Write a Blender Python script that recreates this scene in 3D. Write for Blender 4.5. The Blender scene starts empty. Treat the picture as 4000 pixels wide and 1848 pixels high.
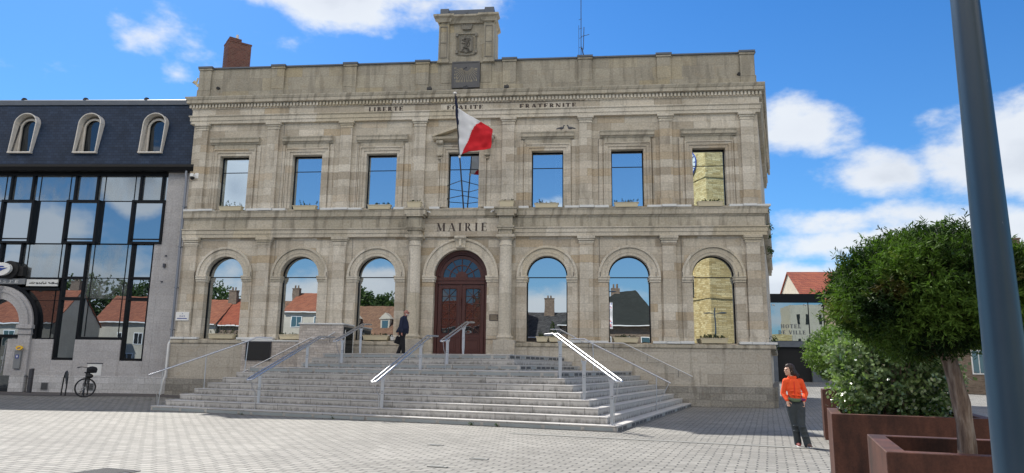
import bpy, bmesh, math, random
from mathutils import Vector, Matrix, noise as mnoise
R = math.radians
random.seed(7)
scn = bpy.context.scene
COL = scn.collection

# ------------------------------------------------------------------ camera
CAM = Vector((5.0908, -29.0, 1.46))
F_PX, YAW, PIT, ROL = 2755.0, -0.1013, 0.1819, 0.0131
fw = Vector((math.sin(YAW)*math.cos(PIT), math.cos(YAW)*math.cos(PIT), math.sin(PIT)))
r0 = Vector((math.cos(YAW), -math.sin(YAW), 0)); u0 = r0.cross(fw)
rt = r0*math.cos(ROL) + u0*math.sin(ROL); up = -r0*math.sin(ROL) + u0*math.cos(ROL)
cd = bpy.data.cameras.new('camera'); cam = bpy.data.objects.new('camera', cd); COL.objects.link(cam)
cam.matrix_world = Matrix(((rt.x, up.x, -fw.x, CAM.x), (rt.y, up.y, -fw.y, CAM.y), (rt.z, up.z, -fw.z, CAM.z), (0, 0, 0, 1)))
cd.sensor_width = 36; cd.lens = F_PX/4000*36; cd.clip_start = 0.05; cd.clip_end = 3000
scn.camera = cam

# ------------------------------------------------------------------ light
SUN_DIR = Vector((-0.54, 0.70, 1.0)).normalized()          # towards the sun
sl = bpy.data.lights.new('sun', 'SUN'); sl.energy = 4.7; sl.angle = R(0.53); sl.color = (1.0, 0.95, 0.87)
so = bpy.data.objects.new('sun', sl); COL.objects.link(so)
so.rotation_euler = SUN_DIR.to_track_quat('Z', 'Y').to_euler(); so.location = (0, 0, 60)
scn.view_settings.view_transform = 'Standard'; scn.view_settings.look = 'None'
scn.view_settings.exposure = 0.62; scn.view_settings.gamma = 1.0

W = bpy.data.worlds.new('World'); scn.world = W; W.use_nodes = True
wn = W.node_tree; wn.nodes.clear(); wl = wn.links

def N(t, kind, **kw):
    n = t.nodes.new(kind)
    for k, v in kw.items():
        if k.startswith('i_'):
            key = k[2:]
            key = int(key) if key.isdigit() else key.replace('_', ' ')
            n.inputs[key].default_value = v
        else: setattr(n, k, v)
    return n
def M_(t, op, a, b=None, c=None, clamp=False):
    n = t.nodes.new('ShaderNodeMath'); n.operation = op; n.use_clamp = clamp
    for i, s in enumerate((a, b, c)):
        if s is None: continue
        if hasattr(s, 'links') or hasattr(s, 'is_linked'): t.links.new(s, n.inputs[i])
        else: n.inputs[i].default_value = s
    return n.outputs[0]
def MIX(t, fac, a, b, blend='MIX'):
    n = t.nodes.new('ShaderNodeMix'); n.data_type = 'RGBA'; n.blend_type = blend; n.clamp_factor = True
    for s, k in ((fac, 0), (a, 6), (b, 7)):
        if hasattr(s, 'is_linked'): t.links.new(s, n.inputs[k])
        elif k == 0: n.inputs[0].default_value = s
        else: n.inputs[k].default_value = (*s[:3], 1)
    return n.outputs[2]
def RAMP(t, fac, stops, interp='LINEAR'):
    n = t.nodes.new('ShaderNodeValToRGB'); n.color_ramp.interpolation = interp
    el = n.color_ramp.elements
    while len(el) < len(stops): el.new(0.5)
    for e, (p, c) in zip(el, stops):
        e.position = p; e.color = (c, c, c, 1) if isinstance(c, (int, float)) else (*c, 1)
    t.links.new(fac, n.inputs[0]); return n.outputs[0]

def build_world():
    t = wn
    out = N(t, 'ShaderNodeOutputWorld'); bg = N(t, 'ShaderNodeBackground', i_Strength=0.088)
    wl.new(bg.outputs[0], out.inputs[0])
    sky = N(t, 'ShaderNodeTexSky', sky_type='NISHITA', sun_disc=False)
    sky.sun_elevation = math.asin(SUN_DIR.z); sky.sun_rotation = math.atan2(SUN_DIR.x, SUN_DIR.y)
    sky.air_density = 1.0; sky.dust_density = 0.25; sky.ozone_density = 3.0; sky.altitude = 50
    tc = N(t, 'ShaderNodeTexCoord'); sep = N(t, 'ShaderNodeSeparateXYZ'); wl.new(tc.outputs['Generated'], sep.inputs[0])
    X, Y, Z = sep.outputs
    A = M_(t, 'ARCTAN2', X, M_(t, 'ABSOLUTE', Y)); E = M_(t, 'ARCSINE', Z)
    front = M_(t, 'GREATER_THAN', Y, 0.0)
    cmb = N(t, 'ShaderNodeCombineXYZ'); wl.new(A, cmb.inputs[0]); wl.new(M_(t, 'MULTIPLY', E, 1.7), cmb.inputs[1]); wl.new(M_(t, 'MULTIPLY', front, 3.3), cmb.inputs[2])
    nz = N(t, 'ShaderNodeTexNoise', i_Scale=9.0, i_Detail=9.0, i_Roughness=0.58); wl.new(cmb.outputs[0], nz.inputs['Vector'])
    nz2 = N(t, 'ShaderNodeTexNoise', i_Scale=3.4, i_Detail=5.0, i_Roughness=0.5); wl.new(cmb.outputs[0], nz2.inputs['Vector'])
    def blob(a0, e0, ra, re, s, isfront):
        da = M_(t, 'DIVIDE', M_(t, 'SUBTRACT', A, a0), ra); de = M_(t, 'DIVIDE', M_(t, 'SUBTRACT', E, e0), re)
        d = M_(t, 'ADD', M_(t, 'MULTIPLY', da, da), M_(t, 'MULTIPLY', de, de))
        v = M_(t, 'MULTIPLY', M_(t, 'SUBTRACT', 1.0, M_(t, 'SQRT', d)), s)
        msk = front if isfront else M_(t, 'SUBTRACT', 1.0, front)
        return M_(t, 'SUBTRACT', M_(t, 'MULTIPLY', M_(t, 'ADD', v, 4.0), msk), 4.0)
    def dirpx(u, v):
        a, b = (u-2000)/F_PX, (v-924)/F_PX
        d = (fw + rt*a - up*b).normalized()
        return math.atan2(d.x, abs(d.y)), math.asin(d.z)
    cur = None
    FR = [(1300, -40, 640, 150, 1.7), (745, 165, 150, 60, .10), (3120, 510, 200, 110, 1.1), (3420, 700, 300, 90, .85),
          (4060, 580, 380, 230, 2.2), (3330, 850, 420, 70, .8), (3600, 930, 620, 70, .8), (3080, 1120, 380, 90, 1.2), (3950, 880, 420, 120, 1.4), (690, 290, 60, 50, .5)]
    BK = [(915, 740, 130, 150, 2.2), (560, 930, 250, 110, 1.5), (520, 1130, 480, 130, 1.2), (1100, 1180, 900, 140, 1.1), (2150, 830, 170, 60, .9),
          (2200, 1200, 500, 110, 1.2), (200, 1180, 500, 170, 1.0), (1500, 1090, 250, 40, .6), (3000, 1250, 400, 60, .8), (3900, 900, 300, 200, 1.0)]
    for lst, fr in ((FR, True), (BK, False)):
        for u, v, ru, rv, s in lst:
            a0, e0 = dirpx(u, v)
            b = blob(a0, e0, ru/F_PX, rv/F_PX, s, fr)
            cur = b if cur is None else M_(t, 'MAXIMUM', cur, b)
    n1 = M_(t, 'MULTIPLY', M_(t, 'SUBTRACT', nz.outputs['Fac'], 0.5), 2.6)
    n2 = M_(t, 'MULTIPLY', M_(t, 'SUBTRACT', nz2.outputs['Fac'], 0.5), 1.4)
    dens = M_(t, 'ADD', cur, M_(t, 'ADD', n1, n2))
    mr = N(t, 'ShaderNodeMapRange', interpolation_type='SMOOTHSTEP'); wl.new(dens, mr.inputs[0])
    mr.inputs[1].default_value = 0.0; mr.inputs[2].default_value = 0.75
    # cloud body: bright tops, greyer undersides in the denser middle
    shade = N(t, 'ShaderNodeTexNoise', i_Scale=5.0, i_Detail=6.0); ofs = N(t, 'ShaderNodeVectorMath', operation='ADD'); ofs.inputs[1].default_value = (0.04, -0.13, 0)
    wl.new(cmb.outputs[0], ofs.inputs[0]); wl.new(ofs.outputs[0], shade.inputs['Vector'])
    cc = RAMP(t, M_(t, 'ADD', M_(t, 'MULTIPLY', dens, 0.22), M_(t, 'MULTIPLY', shade.outputs['Fac'], 0.9)), [(0.42, (6.6, 6.9, 7.2)), (0.68, (6.2, 6.5, 6.9)), (1.0, (4.2, 4.55, 5.1))])
    # deepen the blue a little as the phone did
    hs = N(t, 'ShaderNodeHueSaturation', i_Saturation=1.25, i_Value=1.0); wl.new(sky.outputs[0], hs.inputs['Color'])
    skyc = MIX(t, 1.0, hs.outputs[0], (0.62, 0.93, 1.14), 'MULTIPLY')
    pale = N(t, 'ShaderNodeMapRange'); wl.new(E, pale.inputs[0]); pale.inputs[1].default_value = 0.0; pale.inputs[2].default_value = 0.5; pale.inputs[3].default_value = 0.62; pale.inputs[4].default_value = 0.0
    skyc = MIX(t, M_(t, 'MULTIPLY', pale.outputs[0], M_(t, 'SUBTRACT', 1.0, M_(t, 'MULTIPLY', front, 0.7))), skyc, (2.3, 3.6, 4.9))
    col = MIX(t, M_(t, 'MULTIPLY', mr.outputs[0], 0.93), skyc, cc)
    # bright cloud band added in the unseen sky behind the camera, lights the facade
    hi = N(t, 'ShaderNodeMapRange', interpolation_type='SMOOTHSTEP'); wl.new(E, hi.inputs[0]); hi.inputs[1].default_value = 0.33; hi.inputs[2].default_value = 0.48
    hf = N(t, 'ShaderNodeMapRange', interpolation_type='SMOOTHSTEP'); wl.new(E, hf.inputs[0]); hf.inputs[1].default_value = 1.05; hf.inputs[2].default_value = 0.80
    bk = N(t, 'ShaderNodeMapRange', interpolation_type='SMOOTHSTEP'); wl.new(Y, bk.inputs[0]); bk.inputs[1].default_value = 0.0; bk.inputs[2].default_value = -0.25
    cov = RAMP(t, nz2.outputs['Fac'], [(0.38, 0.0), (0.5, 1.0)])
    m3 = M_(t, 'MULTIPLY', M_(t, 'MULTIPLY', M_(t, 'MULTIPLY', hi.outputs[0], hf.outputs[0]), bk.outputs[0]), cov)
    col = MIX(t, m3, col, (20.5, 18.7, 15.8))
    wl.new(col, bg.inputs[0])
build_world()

# ------------------------------------------------------------------ materials
MATS = {}
def mat(name):
    m = bpy.data.materials.new(name); m.use_nodes = True; t = m.node_tree; t.nodes.clear()
    o = N(t, 'ShaderNodeOutputMaterial'); b = N(t, 'ShaderNodeBsdfPrincipled'); t.links.new(b.outputs[0], o.inputs[0])
    MATS[name] = m; return m, t, b
def wpos(t, swz='wall', scale=(1, 1, 1)):
    g = N(t, 'ShaderNodeNewGeometry'); s = N(t, 'ShaderNodeSeparateXYZ'); t.links.new(g.outputs['Position'], s.inputs[0])
    c = N(t, 'ShaderNodeCombineXYZ')
    if swz == 'wall':
        t.links.new(M_(t, 'ADD', s.outputs[0], M_(t, 'MULTIPLY', s.outputs[1], 1.0)), c.inputs[0]); t.links.new(s.outputs[2], c.inputs[1])
    else:
        for i in range(3): t.links.new(s.outputs[i], c.inputs[i])
    return c.outputs[0], s
def mp(t, vec, scale=(1, 1, 1), rot=0, loc=(0, 0, 0)):
    m = N(t, 'ShaderNodeMapping'); m.inputs['Scale'].default_value = scale; m.inputs['Rotation'].default_value = (0, 0, rot); m.inputs['Location'].default_value = loc
    t.links.new(vec, m.inputs[0]); return m.outputs[0]
def NZ(t, vec, scale, detail=4, rough=0.55):
    n = N(t, 'ShaderNodeTexNoise', i_Scale=scale, i_Detail=detail, i_Roughness=rough)
    if vec is not None: t.links.new(vec, n.inputs['Vector'])
    return n.outputs['Fac']
def bump(t, b, h, strength=0.3, dist=0.01):
    n = N(t, 'ShaderNodeBump', i_Strength=strength, i_Distance=dist); t.links.new(h, n.inputs['Height']); t.links.new(n.outputs[0], b.inputs['Normal'])
def simple(name, col, rough=0.6, metal=0.0, var=0.12, nscale=6, bmp=0.0, spec=None):
    m, t, b = mat(name)
    p, _ = wpos(t, 'xyz'); n = NZ(t, p, nscale, 5)
    c = MIX(t, n, tuple(x*(1-var) for x in col), tuple(min(1, x*(1+var)) for x in col)); t.links.new(c, b.inputs['Base Color'])
    b.inputs['Roughness'].default_value = rough; b.inputs['Metallic'].default_value = metal
    if spec is not None: b.inputs['Specular IOR Level'].default_value = spec
    if bmp: bump(t, b, NZ(t, p, nscale*8, 4), bmp, 0.01)
    return m
def stone(name, stops, bw=1.15, bh=0.335, mortar=0.004, mcol=(0.17, 0.155, 0.13), streak=0.3, grime=0.42, ofs=(0, 0, 0), fine=0.16, lo=.56):
    stops = [(p_, (c_[0]*.98, c_[1]*.96, c_[2]*.93)) for p_, c_ in stops]
    m, t, b = mat(name)
    p, s = wpos(t, 'wall')
    pw = mp(t, p, (1, 1, 1), 0, ofs)
    br = N(t, 'ShaderNodeTexBrick', i_Scale=1.0); br.offset = 0.5; br.squash = 1.0
    br.inputs['Color1'].default_value = (0, 0, 0, 1); br.inputs['Color2'].default_value = (1, 1, 1, 1); br.inputs['Mortar'].default_value = (0.5, 0.5, 0.5, 1)
    br.inputs['Mortar Size'].default_value = mortar; br.inputs['Mortar Smooth'].default_value = 0.3; br.inputs['Brick Width'].default_value = bw; br.inputs['Row Height'].default_value = bh
    t.links.new(pw, br.inputs['Vector'])
    c = RAMP(t, br.outputs['Color'], stops)
    big = NZ(t, mp(t, p, (.5, .7, 1)), 1.3, 6, .6)
    c = MIX(t, RAMP(t, big, [(.4, 0.0), (.75, .55)]), c, tuple(x*.8 for x in stops[0][1]), 'MIX')
    mot = NZ(t, p, 14, 8, .65)
    c = MIX(t, 1.0, c, RAMP(t, mot, [(.3, 1-fine*1.6), (.7, 1+fine)]), 'MULTIPLY')
    st = NZ(t, mp(t, p, (2.6, .35, 1)), 1.5, 5, .5)
    stm = RAMP(t, st, [(lo, 0.0), (lo+.12, 1.0)])
    c = MIX(t, M_(t, 'MULTIPLY', stm, streak), c, (.12, .105, .085))
    st2 = RAMP(t, NZ(t, mp(t, p, (1.1, 1.5, 1), 0, (7, 3, 0)), 2.3, 9, .7), [(.54, 0.0), (.7, 1.0)])
    c = MIX(t, M_(t, 'MULTIPLY', st2, grime), c, (.33, .26, .17))
    c = MIX(t, M_(t, 'MULTIPLY', br.outputs['Fac'], .75), c, mcol)
    t.links.new(c, b.inputs['Base Color']); b.inputs['Roughness'].default_value = .88; b.inputs['Specular IOR Level'].default_value = .25
    h = M_(t, 'SUBTRACT', M_(t, 'MULTIPLY', mot, .5), M_(t, 'MULTIPLY', br.outputs['Fac'], 1.2))
    bump(t, b, h, .45, .012)
    return m
A_ = [(0.0, (.42, .37, .30)), (.14, (.52, .475, .40)), (.40, (.58, .54, .465)), (.7, (.70, .66, .58)), (.86, (.63, .575, .49)), (.93, (.50, .415, .30)), (1.0, (.53, .45, .34))]
stone('ashlar', A_)
stone('ashlar_trim', [(0.0, (.50, .46, .38)), (.6, (.72, .68, .60)), (1, (.56, .50, .38))], bw=1.7, bh=2.2, streak=.30, grime=.18)
stone('weathered', [(0.0, (.42, .39, .32)), (1, (.56, .52, .44))], bw=1.6, bh=1.9, streak=.5, grime=.5, lo=.51)
stone('parapet_stone', [(0.0, (.35, .325, .27)), (.6, (.44, .41, .34)), (1, (.44, .38, .26))], bw=1.25, bh=.62, streak=.32, grime=.5, ofs=(0, .04, 0), lo=.5)
stone('plinth_stone', [(0.0, (.42, .39, .34)), (1, (.54, .51, .45))], bw=1.3, bh=.42, streak=.4, grime=.35)
stone('rough_base', [(0.0, (.22, .215, .20)), (1, (.37, .36, .33))], bw=.85, bh=.26, mortar=.012, streak=.5, grime=.3, fine=.25)
stone('post_stone', [(0.0, (.43, .43, .45)), (1, (.50, .50, .52))], bw=.9, bh=.31, mortar=.003, mcol=(.33, .31, .28), streak=.16, grime=.12)
stone('post_plinth', [(0.0, (.47, .48, .50)), (1, (.60, .61, .64))], bw=.55, bh=.25, mortar=.006, mcol=(.2, .2, .2), streak=.12, grime=.08)
stone('thin_brick', [(0.0, (.44, .405, .38)), (1, (.62, .58, .55))], bw=.34, bh=.095, mortar=.007, mcol=(.25, .23, .2), streak=.3, grime=.2, fine=.2)
stone('tower_brick', [(0.0, (.46, .35, .15)), (.5, (.66, .53, .26)), (1, (.80, .68, .38))], bw=.55, bh=.2, mortar=.02, mcol=(.30, .24, .13), streak=.2, grime=.3, fine=.3)
stone('red_brick', [(0.0, (.13, .055, .045)), (1, (.21, .09, .07))], bw=.22, bh=.07, mortar=.008, mcol=(.2, .17, .15), streak=.2, grime=.2)
stone('brown_brick', [(0.0, (.16, .12, .09)), (1, (.27, .21, .16))], bw=.24, bh=.08, mortar=.008, mcol=(.2, .17, .15))
stone('pale_render', [(0.0, (.55, .50, .40)), (1, (.60, .55, .45))], bw=3, bh=3, mortar=.0, streak=.15, grime=.15)
stone('white_render', [(0.0, (.50, .47, .40)), (1, (.56, .53, .46))], bw=3, bh=3, mortar=.0, streak=.12, grime=.1)
def step_stone():
    m, t, b = mat('step_stone'); p, s = wpos(t, 'xyz')
    sw = mp(t, p, (1, 1, 1), R(16))
    n = NZ(t, p, 3, 8, .65); c = MIX(t, n, (.38, .37, .355), (.56, .545, .52))
    br = N(t, 'ShaderNodeTexBrick', i_Scale=1.0); br.offset = .37
    for k, v in (('Mortar Size', .008), ('Brick Width', 1.35), ('Row Height', 50.0)): br.inputs[k].default_value = v
    br.inputs['Color1'].default_value = (.84, .84, .84, 1); br.inputs['Color2'].default_value = (1.06, 1.06, 1.06, 1); br.inputs['Mortar'].default_value = (.28, .28, .28, 1)
    zc = N(t, 'ShaderNodeCombineXYZ'); ss = N(t, 'ShaderNodeSeparateXYZ'); t.links.new(sw, ss.inputs[0])
    lev = M_(t, 'FLOOR', M_(t, 'MULTIPLY', M_(t, 'SUBTRACT', s.outputs[2], -.035), 5.882))
    t.links.new(M_(t, 'ADD', ss.outputs[0], M_(t, 'MULTIPLY', lev, .47)), zc.inputs[0]); zc.inputs[1].default_value = 10
    t.links.new(zc.outputs[0], br.inputs['Vector'])
    c = MIX(t, 1.0, c, br.outputs['Color'], 'MULTIPLY')
    # dark algae at the foot of each riser, widened to paint in riser shade
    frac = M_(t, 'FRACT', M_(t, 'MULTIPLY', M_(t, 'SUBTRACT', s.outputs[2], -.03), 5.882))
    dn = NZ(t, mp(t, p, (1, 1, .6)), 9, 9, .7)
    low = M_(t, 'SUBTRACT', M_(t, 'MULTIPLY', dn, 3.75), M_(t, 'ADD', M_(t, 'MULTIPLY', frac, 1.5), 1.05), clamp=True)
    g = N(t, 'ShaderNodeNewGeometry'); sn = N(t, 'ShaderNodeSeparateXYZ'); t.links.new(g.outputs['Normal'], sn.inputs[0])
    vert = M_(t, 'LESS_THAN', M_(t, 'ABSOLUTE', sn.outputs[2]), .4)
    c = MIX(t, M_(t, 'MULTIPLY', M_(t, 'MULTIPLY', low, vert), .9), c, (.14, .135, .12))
    t.links.new(c, b.inputs['Base Color']); b.inputs['Roughness'].default_value = .8; bump(t, b, n, .3, .01)
step_stone()
def paving():
    m, t, b = mat('paving'); p, s = wpos(t, 'xyz')
    q = mp(t, p, (1, 1, 1), R(14))
    wob = N(t, 'ShaderNodeTexNoise', i_Scale=1.2, i_Detail=3); t.links.new(p, wob.inputs['Vector'])
    qa = N(t, 'ShaderNodeVectorMath', operation='MULTIPLY_ADD'); qa.inputs[1].default_value = (.05, .05, 0)
    t.links.new(wob.outputs['Color'], qa.inputs[0]); t.links.new(q, qa.inputs[2])
    br = N(t, 'ShaderNodeTexBrick', i_Scale=1.0); br.offset = .5; t.links.new(qa.outputs[0], br.inputs['Vector'])
    for k, v in (('Mortar Size', .015), ('Mortar Smooth', .15), ('Brick Width', .29), ('Row Height', .14)): br.inputs[k].default_value = v
    br.inputs['Color1'].default_value = (.215, .208, .187, 1); br.inputs['Color2'].default_value = (.30, .29, .262, 1); br.inputs['Mortar'].default_value = (.07, .07, .065, 1)
    n = NZ(t, p, .35, 6, .6); n2 = NZ(t, p, 22, 6, .7)
    c = MIX(t, 1.0, br.outputs['Color'], RAMP(t, n, [(.35, .84), (.65, 1.06)]), 'MULTIPLY')
    c = MIX(t, 1.0, c, RAMP(t, n2, [(.3, .85), (.7, 1.12)]), 'MULTIPLY')
    dk = RAMP(t, NZ(t, mp(t, p, (.6, 1.6, 1), 0, (3, 1, 0)), 1.6, 9, .72), [(.56, 0.0), (.66, .45)])
    c = MIX(t, dk, c, (.13, .13, .12))
    t.links.new(c, b.inputs['Base Color']); b.inputs['Roughness'].default_value = .78
    bump(t, b, M_(t, 'SUBTRACT', M_(t, 'MULTIPLY', n2, .35), br.outputs['Fac']), .9, .012)
paving()
simple('asphalt', (.085, .078, .075), .9, 0, .3, 2, .4)
simple('smooth_slab', (.20, .20, .185), .7, 0, .2, 3, .2)
simple('skylight', (.05, .09, .10), .2)
simple('white_slab', (.66, .67, .66), .7, 0, .08, 3)
simple('panel_grey', (.27, .30, .31), .55, 0, .2, 3)
simple('panel_dark', (.075, .08, .085), .6, 0, .25, 3)
simple('lead', (.10, .115, .14), .5, .2, .25, 3)
simple('black_frame', (.004, .005, .007), .4, 0, .2, 3, 0, .2)
simple('letter', (.045, .03, .025), .6)
simple('ghost_letter', (.13, .14, .15), .45)
simple('white_paint', (.78, .78, .76), .5)
simple('cream_plastic', (.60, .53, .37), .5, 0, .1, 9)
simple('soil', (.05, .035, .025), .95)
simple('grey_box', (.20, .21, .22), .4)
simple('yellow', (.85, .52, .02), .45)
simple('blue_mark', (.02, .05, .28), .4)
simple('black_rubber', (.012, .012, .013), .7)
simple('black_metal', (.014, .015, .018), .4, .0)
simple('dark_steel', (.10, .10, .11), .35, .9)
simple('bronze', (.12, .095, .08), .45, .5)
simple('pipe_grey', (.20, .22, .26), .5, .3)
simple('plaster', (.66, .62, .56), .85, 0, .18, 4)
simple('crest_stone', (.22, .205, .175), .9, 0, .4, 18, .5)
simple('crest_dark', (.11, .10, .085), .9, 0, .4, 18, .5)
simple('sundial_slate', (.105, .105, .11), .7, 0, .2, 9)
simple('gold_line', (.42, .36, .24), .6)
simple('curtain', (.72, .74, .76), .9)
simple('room_dark', (.010, .011, .013), .9)
simple('orange_fleece', (.88, .10, .025), .92, 0, .16, 12, .7)
simple('jeans', (.040, .050, .058), .9, 0, .5, 9, .7)
simple('navy_wool', (.010, .016, .042), .9, 0, .3, 14)
simple('black_cloth', (.007, .008, .012), .9, 0, .3, 14)
simple('skin', (.56, .34, .25), .55, 0, .08, 12)
simple('skin_ruddy', (.38, .17, .13), .55, 0, .08, 12)
simple('dark_hair', (.022, .011, .008), .55, 0, .4, 40)
simple('grey_hair', (.42, .38, .36), .8)
simple('belt_green', (.10, .14, .08), .8)
simple('purple_cloth', (.16, .02, .13), .8)
simple('shoe_red', (.22, .05, .045), .7)
simple('shoe_brown', (.12, .075, .06), .7)
simple('flag_white', (.80, .80, .82), .85, 0, .04)
simple('flag_red', (.62, .012, .022), .85, 0, .06)
simple('flag_blue', (.010, .014, .045), .85)
simple('pigeon_grey', (.10, .10, .11), .8)
simple('clock_face', (.62, .66, .64), .4)
simple('green_box', (.13, .20, .14), .6)
simple('beige_stonework', (.47, .42, .32), .85, 0, .2, 4)
simple('banner_cloth', (.72, .70, .70), .8)
simple('banner_pink', (.65, .20, .22), .8)
simple('banner_blue', (.12, .18, .45), .8)
simple('dark_tile', (.026, .030, .028), .85, 0, .4, 2, 0, .1)
def steel():
    m, t, b = mat('stainless'); p, _ = wpos(t, 'xyz'); n = NZ(t, mp(t, p, (1, 1, 6)), 30, 4)
    t.links.new(MIX(t, n, (.50, .51, .53), (.66, .67, .68)), b.inputs['Base Color']); b.inputs['Metallic'].default_value = 1
    t.links.new(RAMP(t, n, [(.3, .32), (.7, .5)]), b.inputs['Roughness'])
steel()
def corten():
    m, t, b = mat('corten'); p, _ = wpos(t, 'xyz'); n = NZ(t, mp(t, p, (1, 1, .35)), 4.5, 9, .65); n2 = NZ(t, p, 60, 6, .7)
    c = MIX(t, RAMP(t, n, [(.35, 0.0), (.65, 1.0)]), (.030, .012, .009), (.105, .040, .026)); c = MIX(t, 1.0, c, RAMP(t, n2, [(.3, .75), (.7, 1.25)]), 'MULTIPLY')
    t.links.new(c, b.inputs['Base Color']); b.inputs['Roughness'].default_value = .62; b.inputs['Specular IOR Level'].default_value = .35; bump(t, b, n2, .15, .004)
corten()
def polepaint():
    m, t, b = mat('pole_paint'); p, _ = wpos(t, 'xyz'); n = NZ(t, p, 5, 6); n2 = NZ(t, p, 90, 4)
    c = MIX(t, n, (.014, .036, .065), (.022, .050, .080))
    sc = RAMP(t, NZ(t, mp(t, p, (4, 4, 1.5)), 9, 8, .75), [(.68, 0.0), (.72, .5)])
    t.links.new(MIX(t, sc, c, (.26, .29, .31)), b.inputs['Base Color']); b.inputs['Roughness'].default_value = .34; b.inputs['Specular IOR Level'].default_value = .45; bump(t, b, n2, .04, .002)
polepaint()
def glass(name, tint=(.62, .70, .78), dark=(.01, .012, .015), refl=.72, trans=.0, rough=0.0, wav=.12, mist=0.0):
    m = bpy.data.materials.new(name); m.use_nodes = True; t = m.node_tree; t.nodes.clear(); MATS[name] = m
    o = N(t, 'ShaderNodeOutputMaterial'); g = N(t, 'ShaderNodeBsdfGlossy', i_Roughness=rough); g.inputs['Color'].default_value = (*tint, 1)
    p, _ = wpos(t, 'xyz'); n = NZ(t, p, 1.1, 2); bp = N(t, 'ShaderNodeBump', i_Strength=wav, i_Distance=.02); t.links.new(n, bp.inputs['Height']); t.links.new(bp.outputs[0], g.inputs['Normal'])
    d = N(t, 'ShaderNodeBsdfDiffuse'); d.inputs['Color'].default_value = (*dark, 1)
    inner = d.outputs[0]
    if trans > 0:
        tr = N(t, 'ShaderNodeBsdfTransparent'); tr.inputs[0].default_value = (.8, .85, .9, 1); mx = N(t, 'ShaderNodeMixShader', i_0=trans)
        t.links.new(d.outputs[0], mx.inputs[1]); t.links.new(tr.outputs[0], mx.inputs[2]); inner = mx.outputs[0]
    m2 = N(t, 'ShaderNodeMixShader', i_0=refl); t.links.new(inner, m2.inputs[1]); t.links.new(g.outputs[0], m2.inputs[2])
    last = m2.outputs[0]
    if mist:
        dd = N(t, 'ShaderNodeBsdfDiffuse'); dd.inputs['Color'].default_value = (.42, .44, .44, 1)
        m3 = N(t, 'ShaderNodeMixShader'); f = RAMP(t, NZ(t, mp(t, p, (1.5, 1.5, .7)), 1.6, 6), [(.35, 0.0), (.75, mist)]); t.links.new(f, m3.inputs[0])
        t.links.new(last, m3.inputs[1]); t.links.new(dd.outputs[0], m3.inputs[2]); last = m3.outputs[0]
    t.links.new(last, o.inputs[0])
glass('mirror_glass', tint=(.74, .78, .80), refl=.80, wav=.025)
glass('upper_glass', tint=(.76, .86, .92), refl=.84, trans=.8, wav=.03)
glass('post_glass', tint=(.56, .63, .70), refl=.70, wav=.03)
glass('spandrel_glass', tint=(.58, .66, .72), refl=.60, wav=.04, mist=.45)
glass('dark_glass', tint=(.5, .55, .6), refl=.22, wav=.2)
glass('link_glass', tint=(.62, .72, .76), refl=.62, wav=.03)
glass('small_pane', tint=(.40, .45, .5), refl=.40, wav=.3)
glass('door_glass', tint=(.6, .66, .72), refl=.15, wav=.3)
def wood():
    m, t, b = mat('door_wood'); p, _ = wpos(t, 'xyz'); n = NZ(t, mp(t, p, (9, 9, .7)), 3, 8, .6)
    t.links.new(MIX(t, n, (.045, .012, .009), (.095, .027, .018)), b.inputs['Base Color']); b.inputs['Roughness'].default_value = .42; bump(t, b, n, .15, .004)
wood()
def slate(name, c1, c2, w, h, mort, rough=.5):
    m, t, b = mat(name); p, _ = wpos(t, 'wall')
    br = N(t, 'ShaderNodeTexBrick', i_Scale=1.0); br.offset = .5; t.links.new(p, br.inputs['Vector'])
    for k, v in (('Mortar Size', .008), ('Mortar Smooth', .4), ('Brick Width', w), ('Row Height', h)): br.inputs[k].default_value = v
    br.inputs['Color1'].default_value = (*c1, 1); br.inputs['Color2'].default_value = (*c2, 1); br.inputs['Mortar'].default_value = (*mort, 1)
    n = NZ(t, p, 1.0, 7, .6)
    t.links.new(MIX(t, 1.0, br.outputs['Color'], RAMP(t, n, [(.3, .75), (.7, 1.25)]), 'MULTIPLY'), b.inputs['Base Color']); b.inputs['Roughness'].default_value = rough
    b.inputs['Specular IOR Level'].default_value = .25
    bump(t, b, M_(t, 'SUBTRACT', n, br.outputs['Fac']), .5, .01)
slate('slate', (.012, .026, .055), (.022, .040, .078), .22, .135, (.004, .008, .018), .6)
def tiles(name, c1, c2, w=.22, h=.26, dark=(.06, .02, .012)):
    m, t, b = mat(name); p, s = wpos(t, 'wall')
    sp = N(t, 'ShaderNodeSeparateXYZ'); t.links.new(p, sp.inputs[0])
    fx = M_(t, 'FRACT', M_(t, 'DIVIDE', sp.outputs[0], w)); fy = M_(t, 'FRACT', M_(t, 'DIVIDE', sp.outputs[1], h*.7))
    wave = M_(t, 'SINE', M_(t, 'MULTIPLY', fx, math.pi)); edge = M_(t, 'MULTIPLY', M_(t, 'LESS_THAN', fy, .22), .6)
    hgt = M_(t, 'SUBTRACT', wave, edge)
    cid = N(t, 'ShaderNodeTexWhiteNoise', noise_dimensions='2D'); fl = N(t, 'ShaderNodeCombineXYZ')
    t.links.new(M_(t, 'FLOOR', M_(t, 'DIVIDE', sp.outputs[0], w)), fl.inputs[0]); t.links.new(M_(t, 'FLOOR', M_(t, 'DIVIDE', sp.outputs[1], h*.7)), fl.inputs[1]); t.links.new(fl.outputs[0], cid.inputs['Vector'])
    c = MIX(t, cid.outputs['Value'], c1, c2); c = MIX(t, M_(t, 'MULTIPLY', NZ(t, p, .8, 7), .5), c, dark)
    c = MIX(t, RAMP(t, hgt, [(.0, .85), (.45, 0.0)]), c, dark)
    t.links.new(c, b.inputs['Base Color']); b.inputs['Roughness'].default_value = .8; bump(t, b, hgt, .9, .04)
tiles('orange_tile', (.30, .085, .038), (.46, .155, .07))
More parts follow.
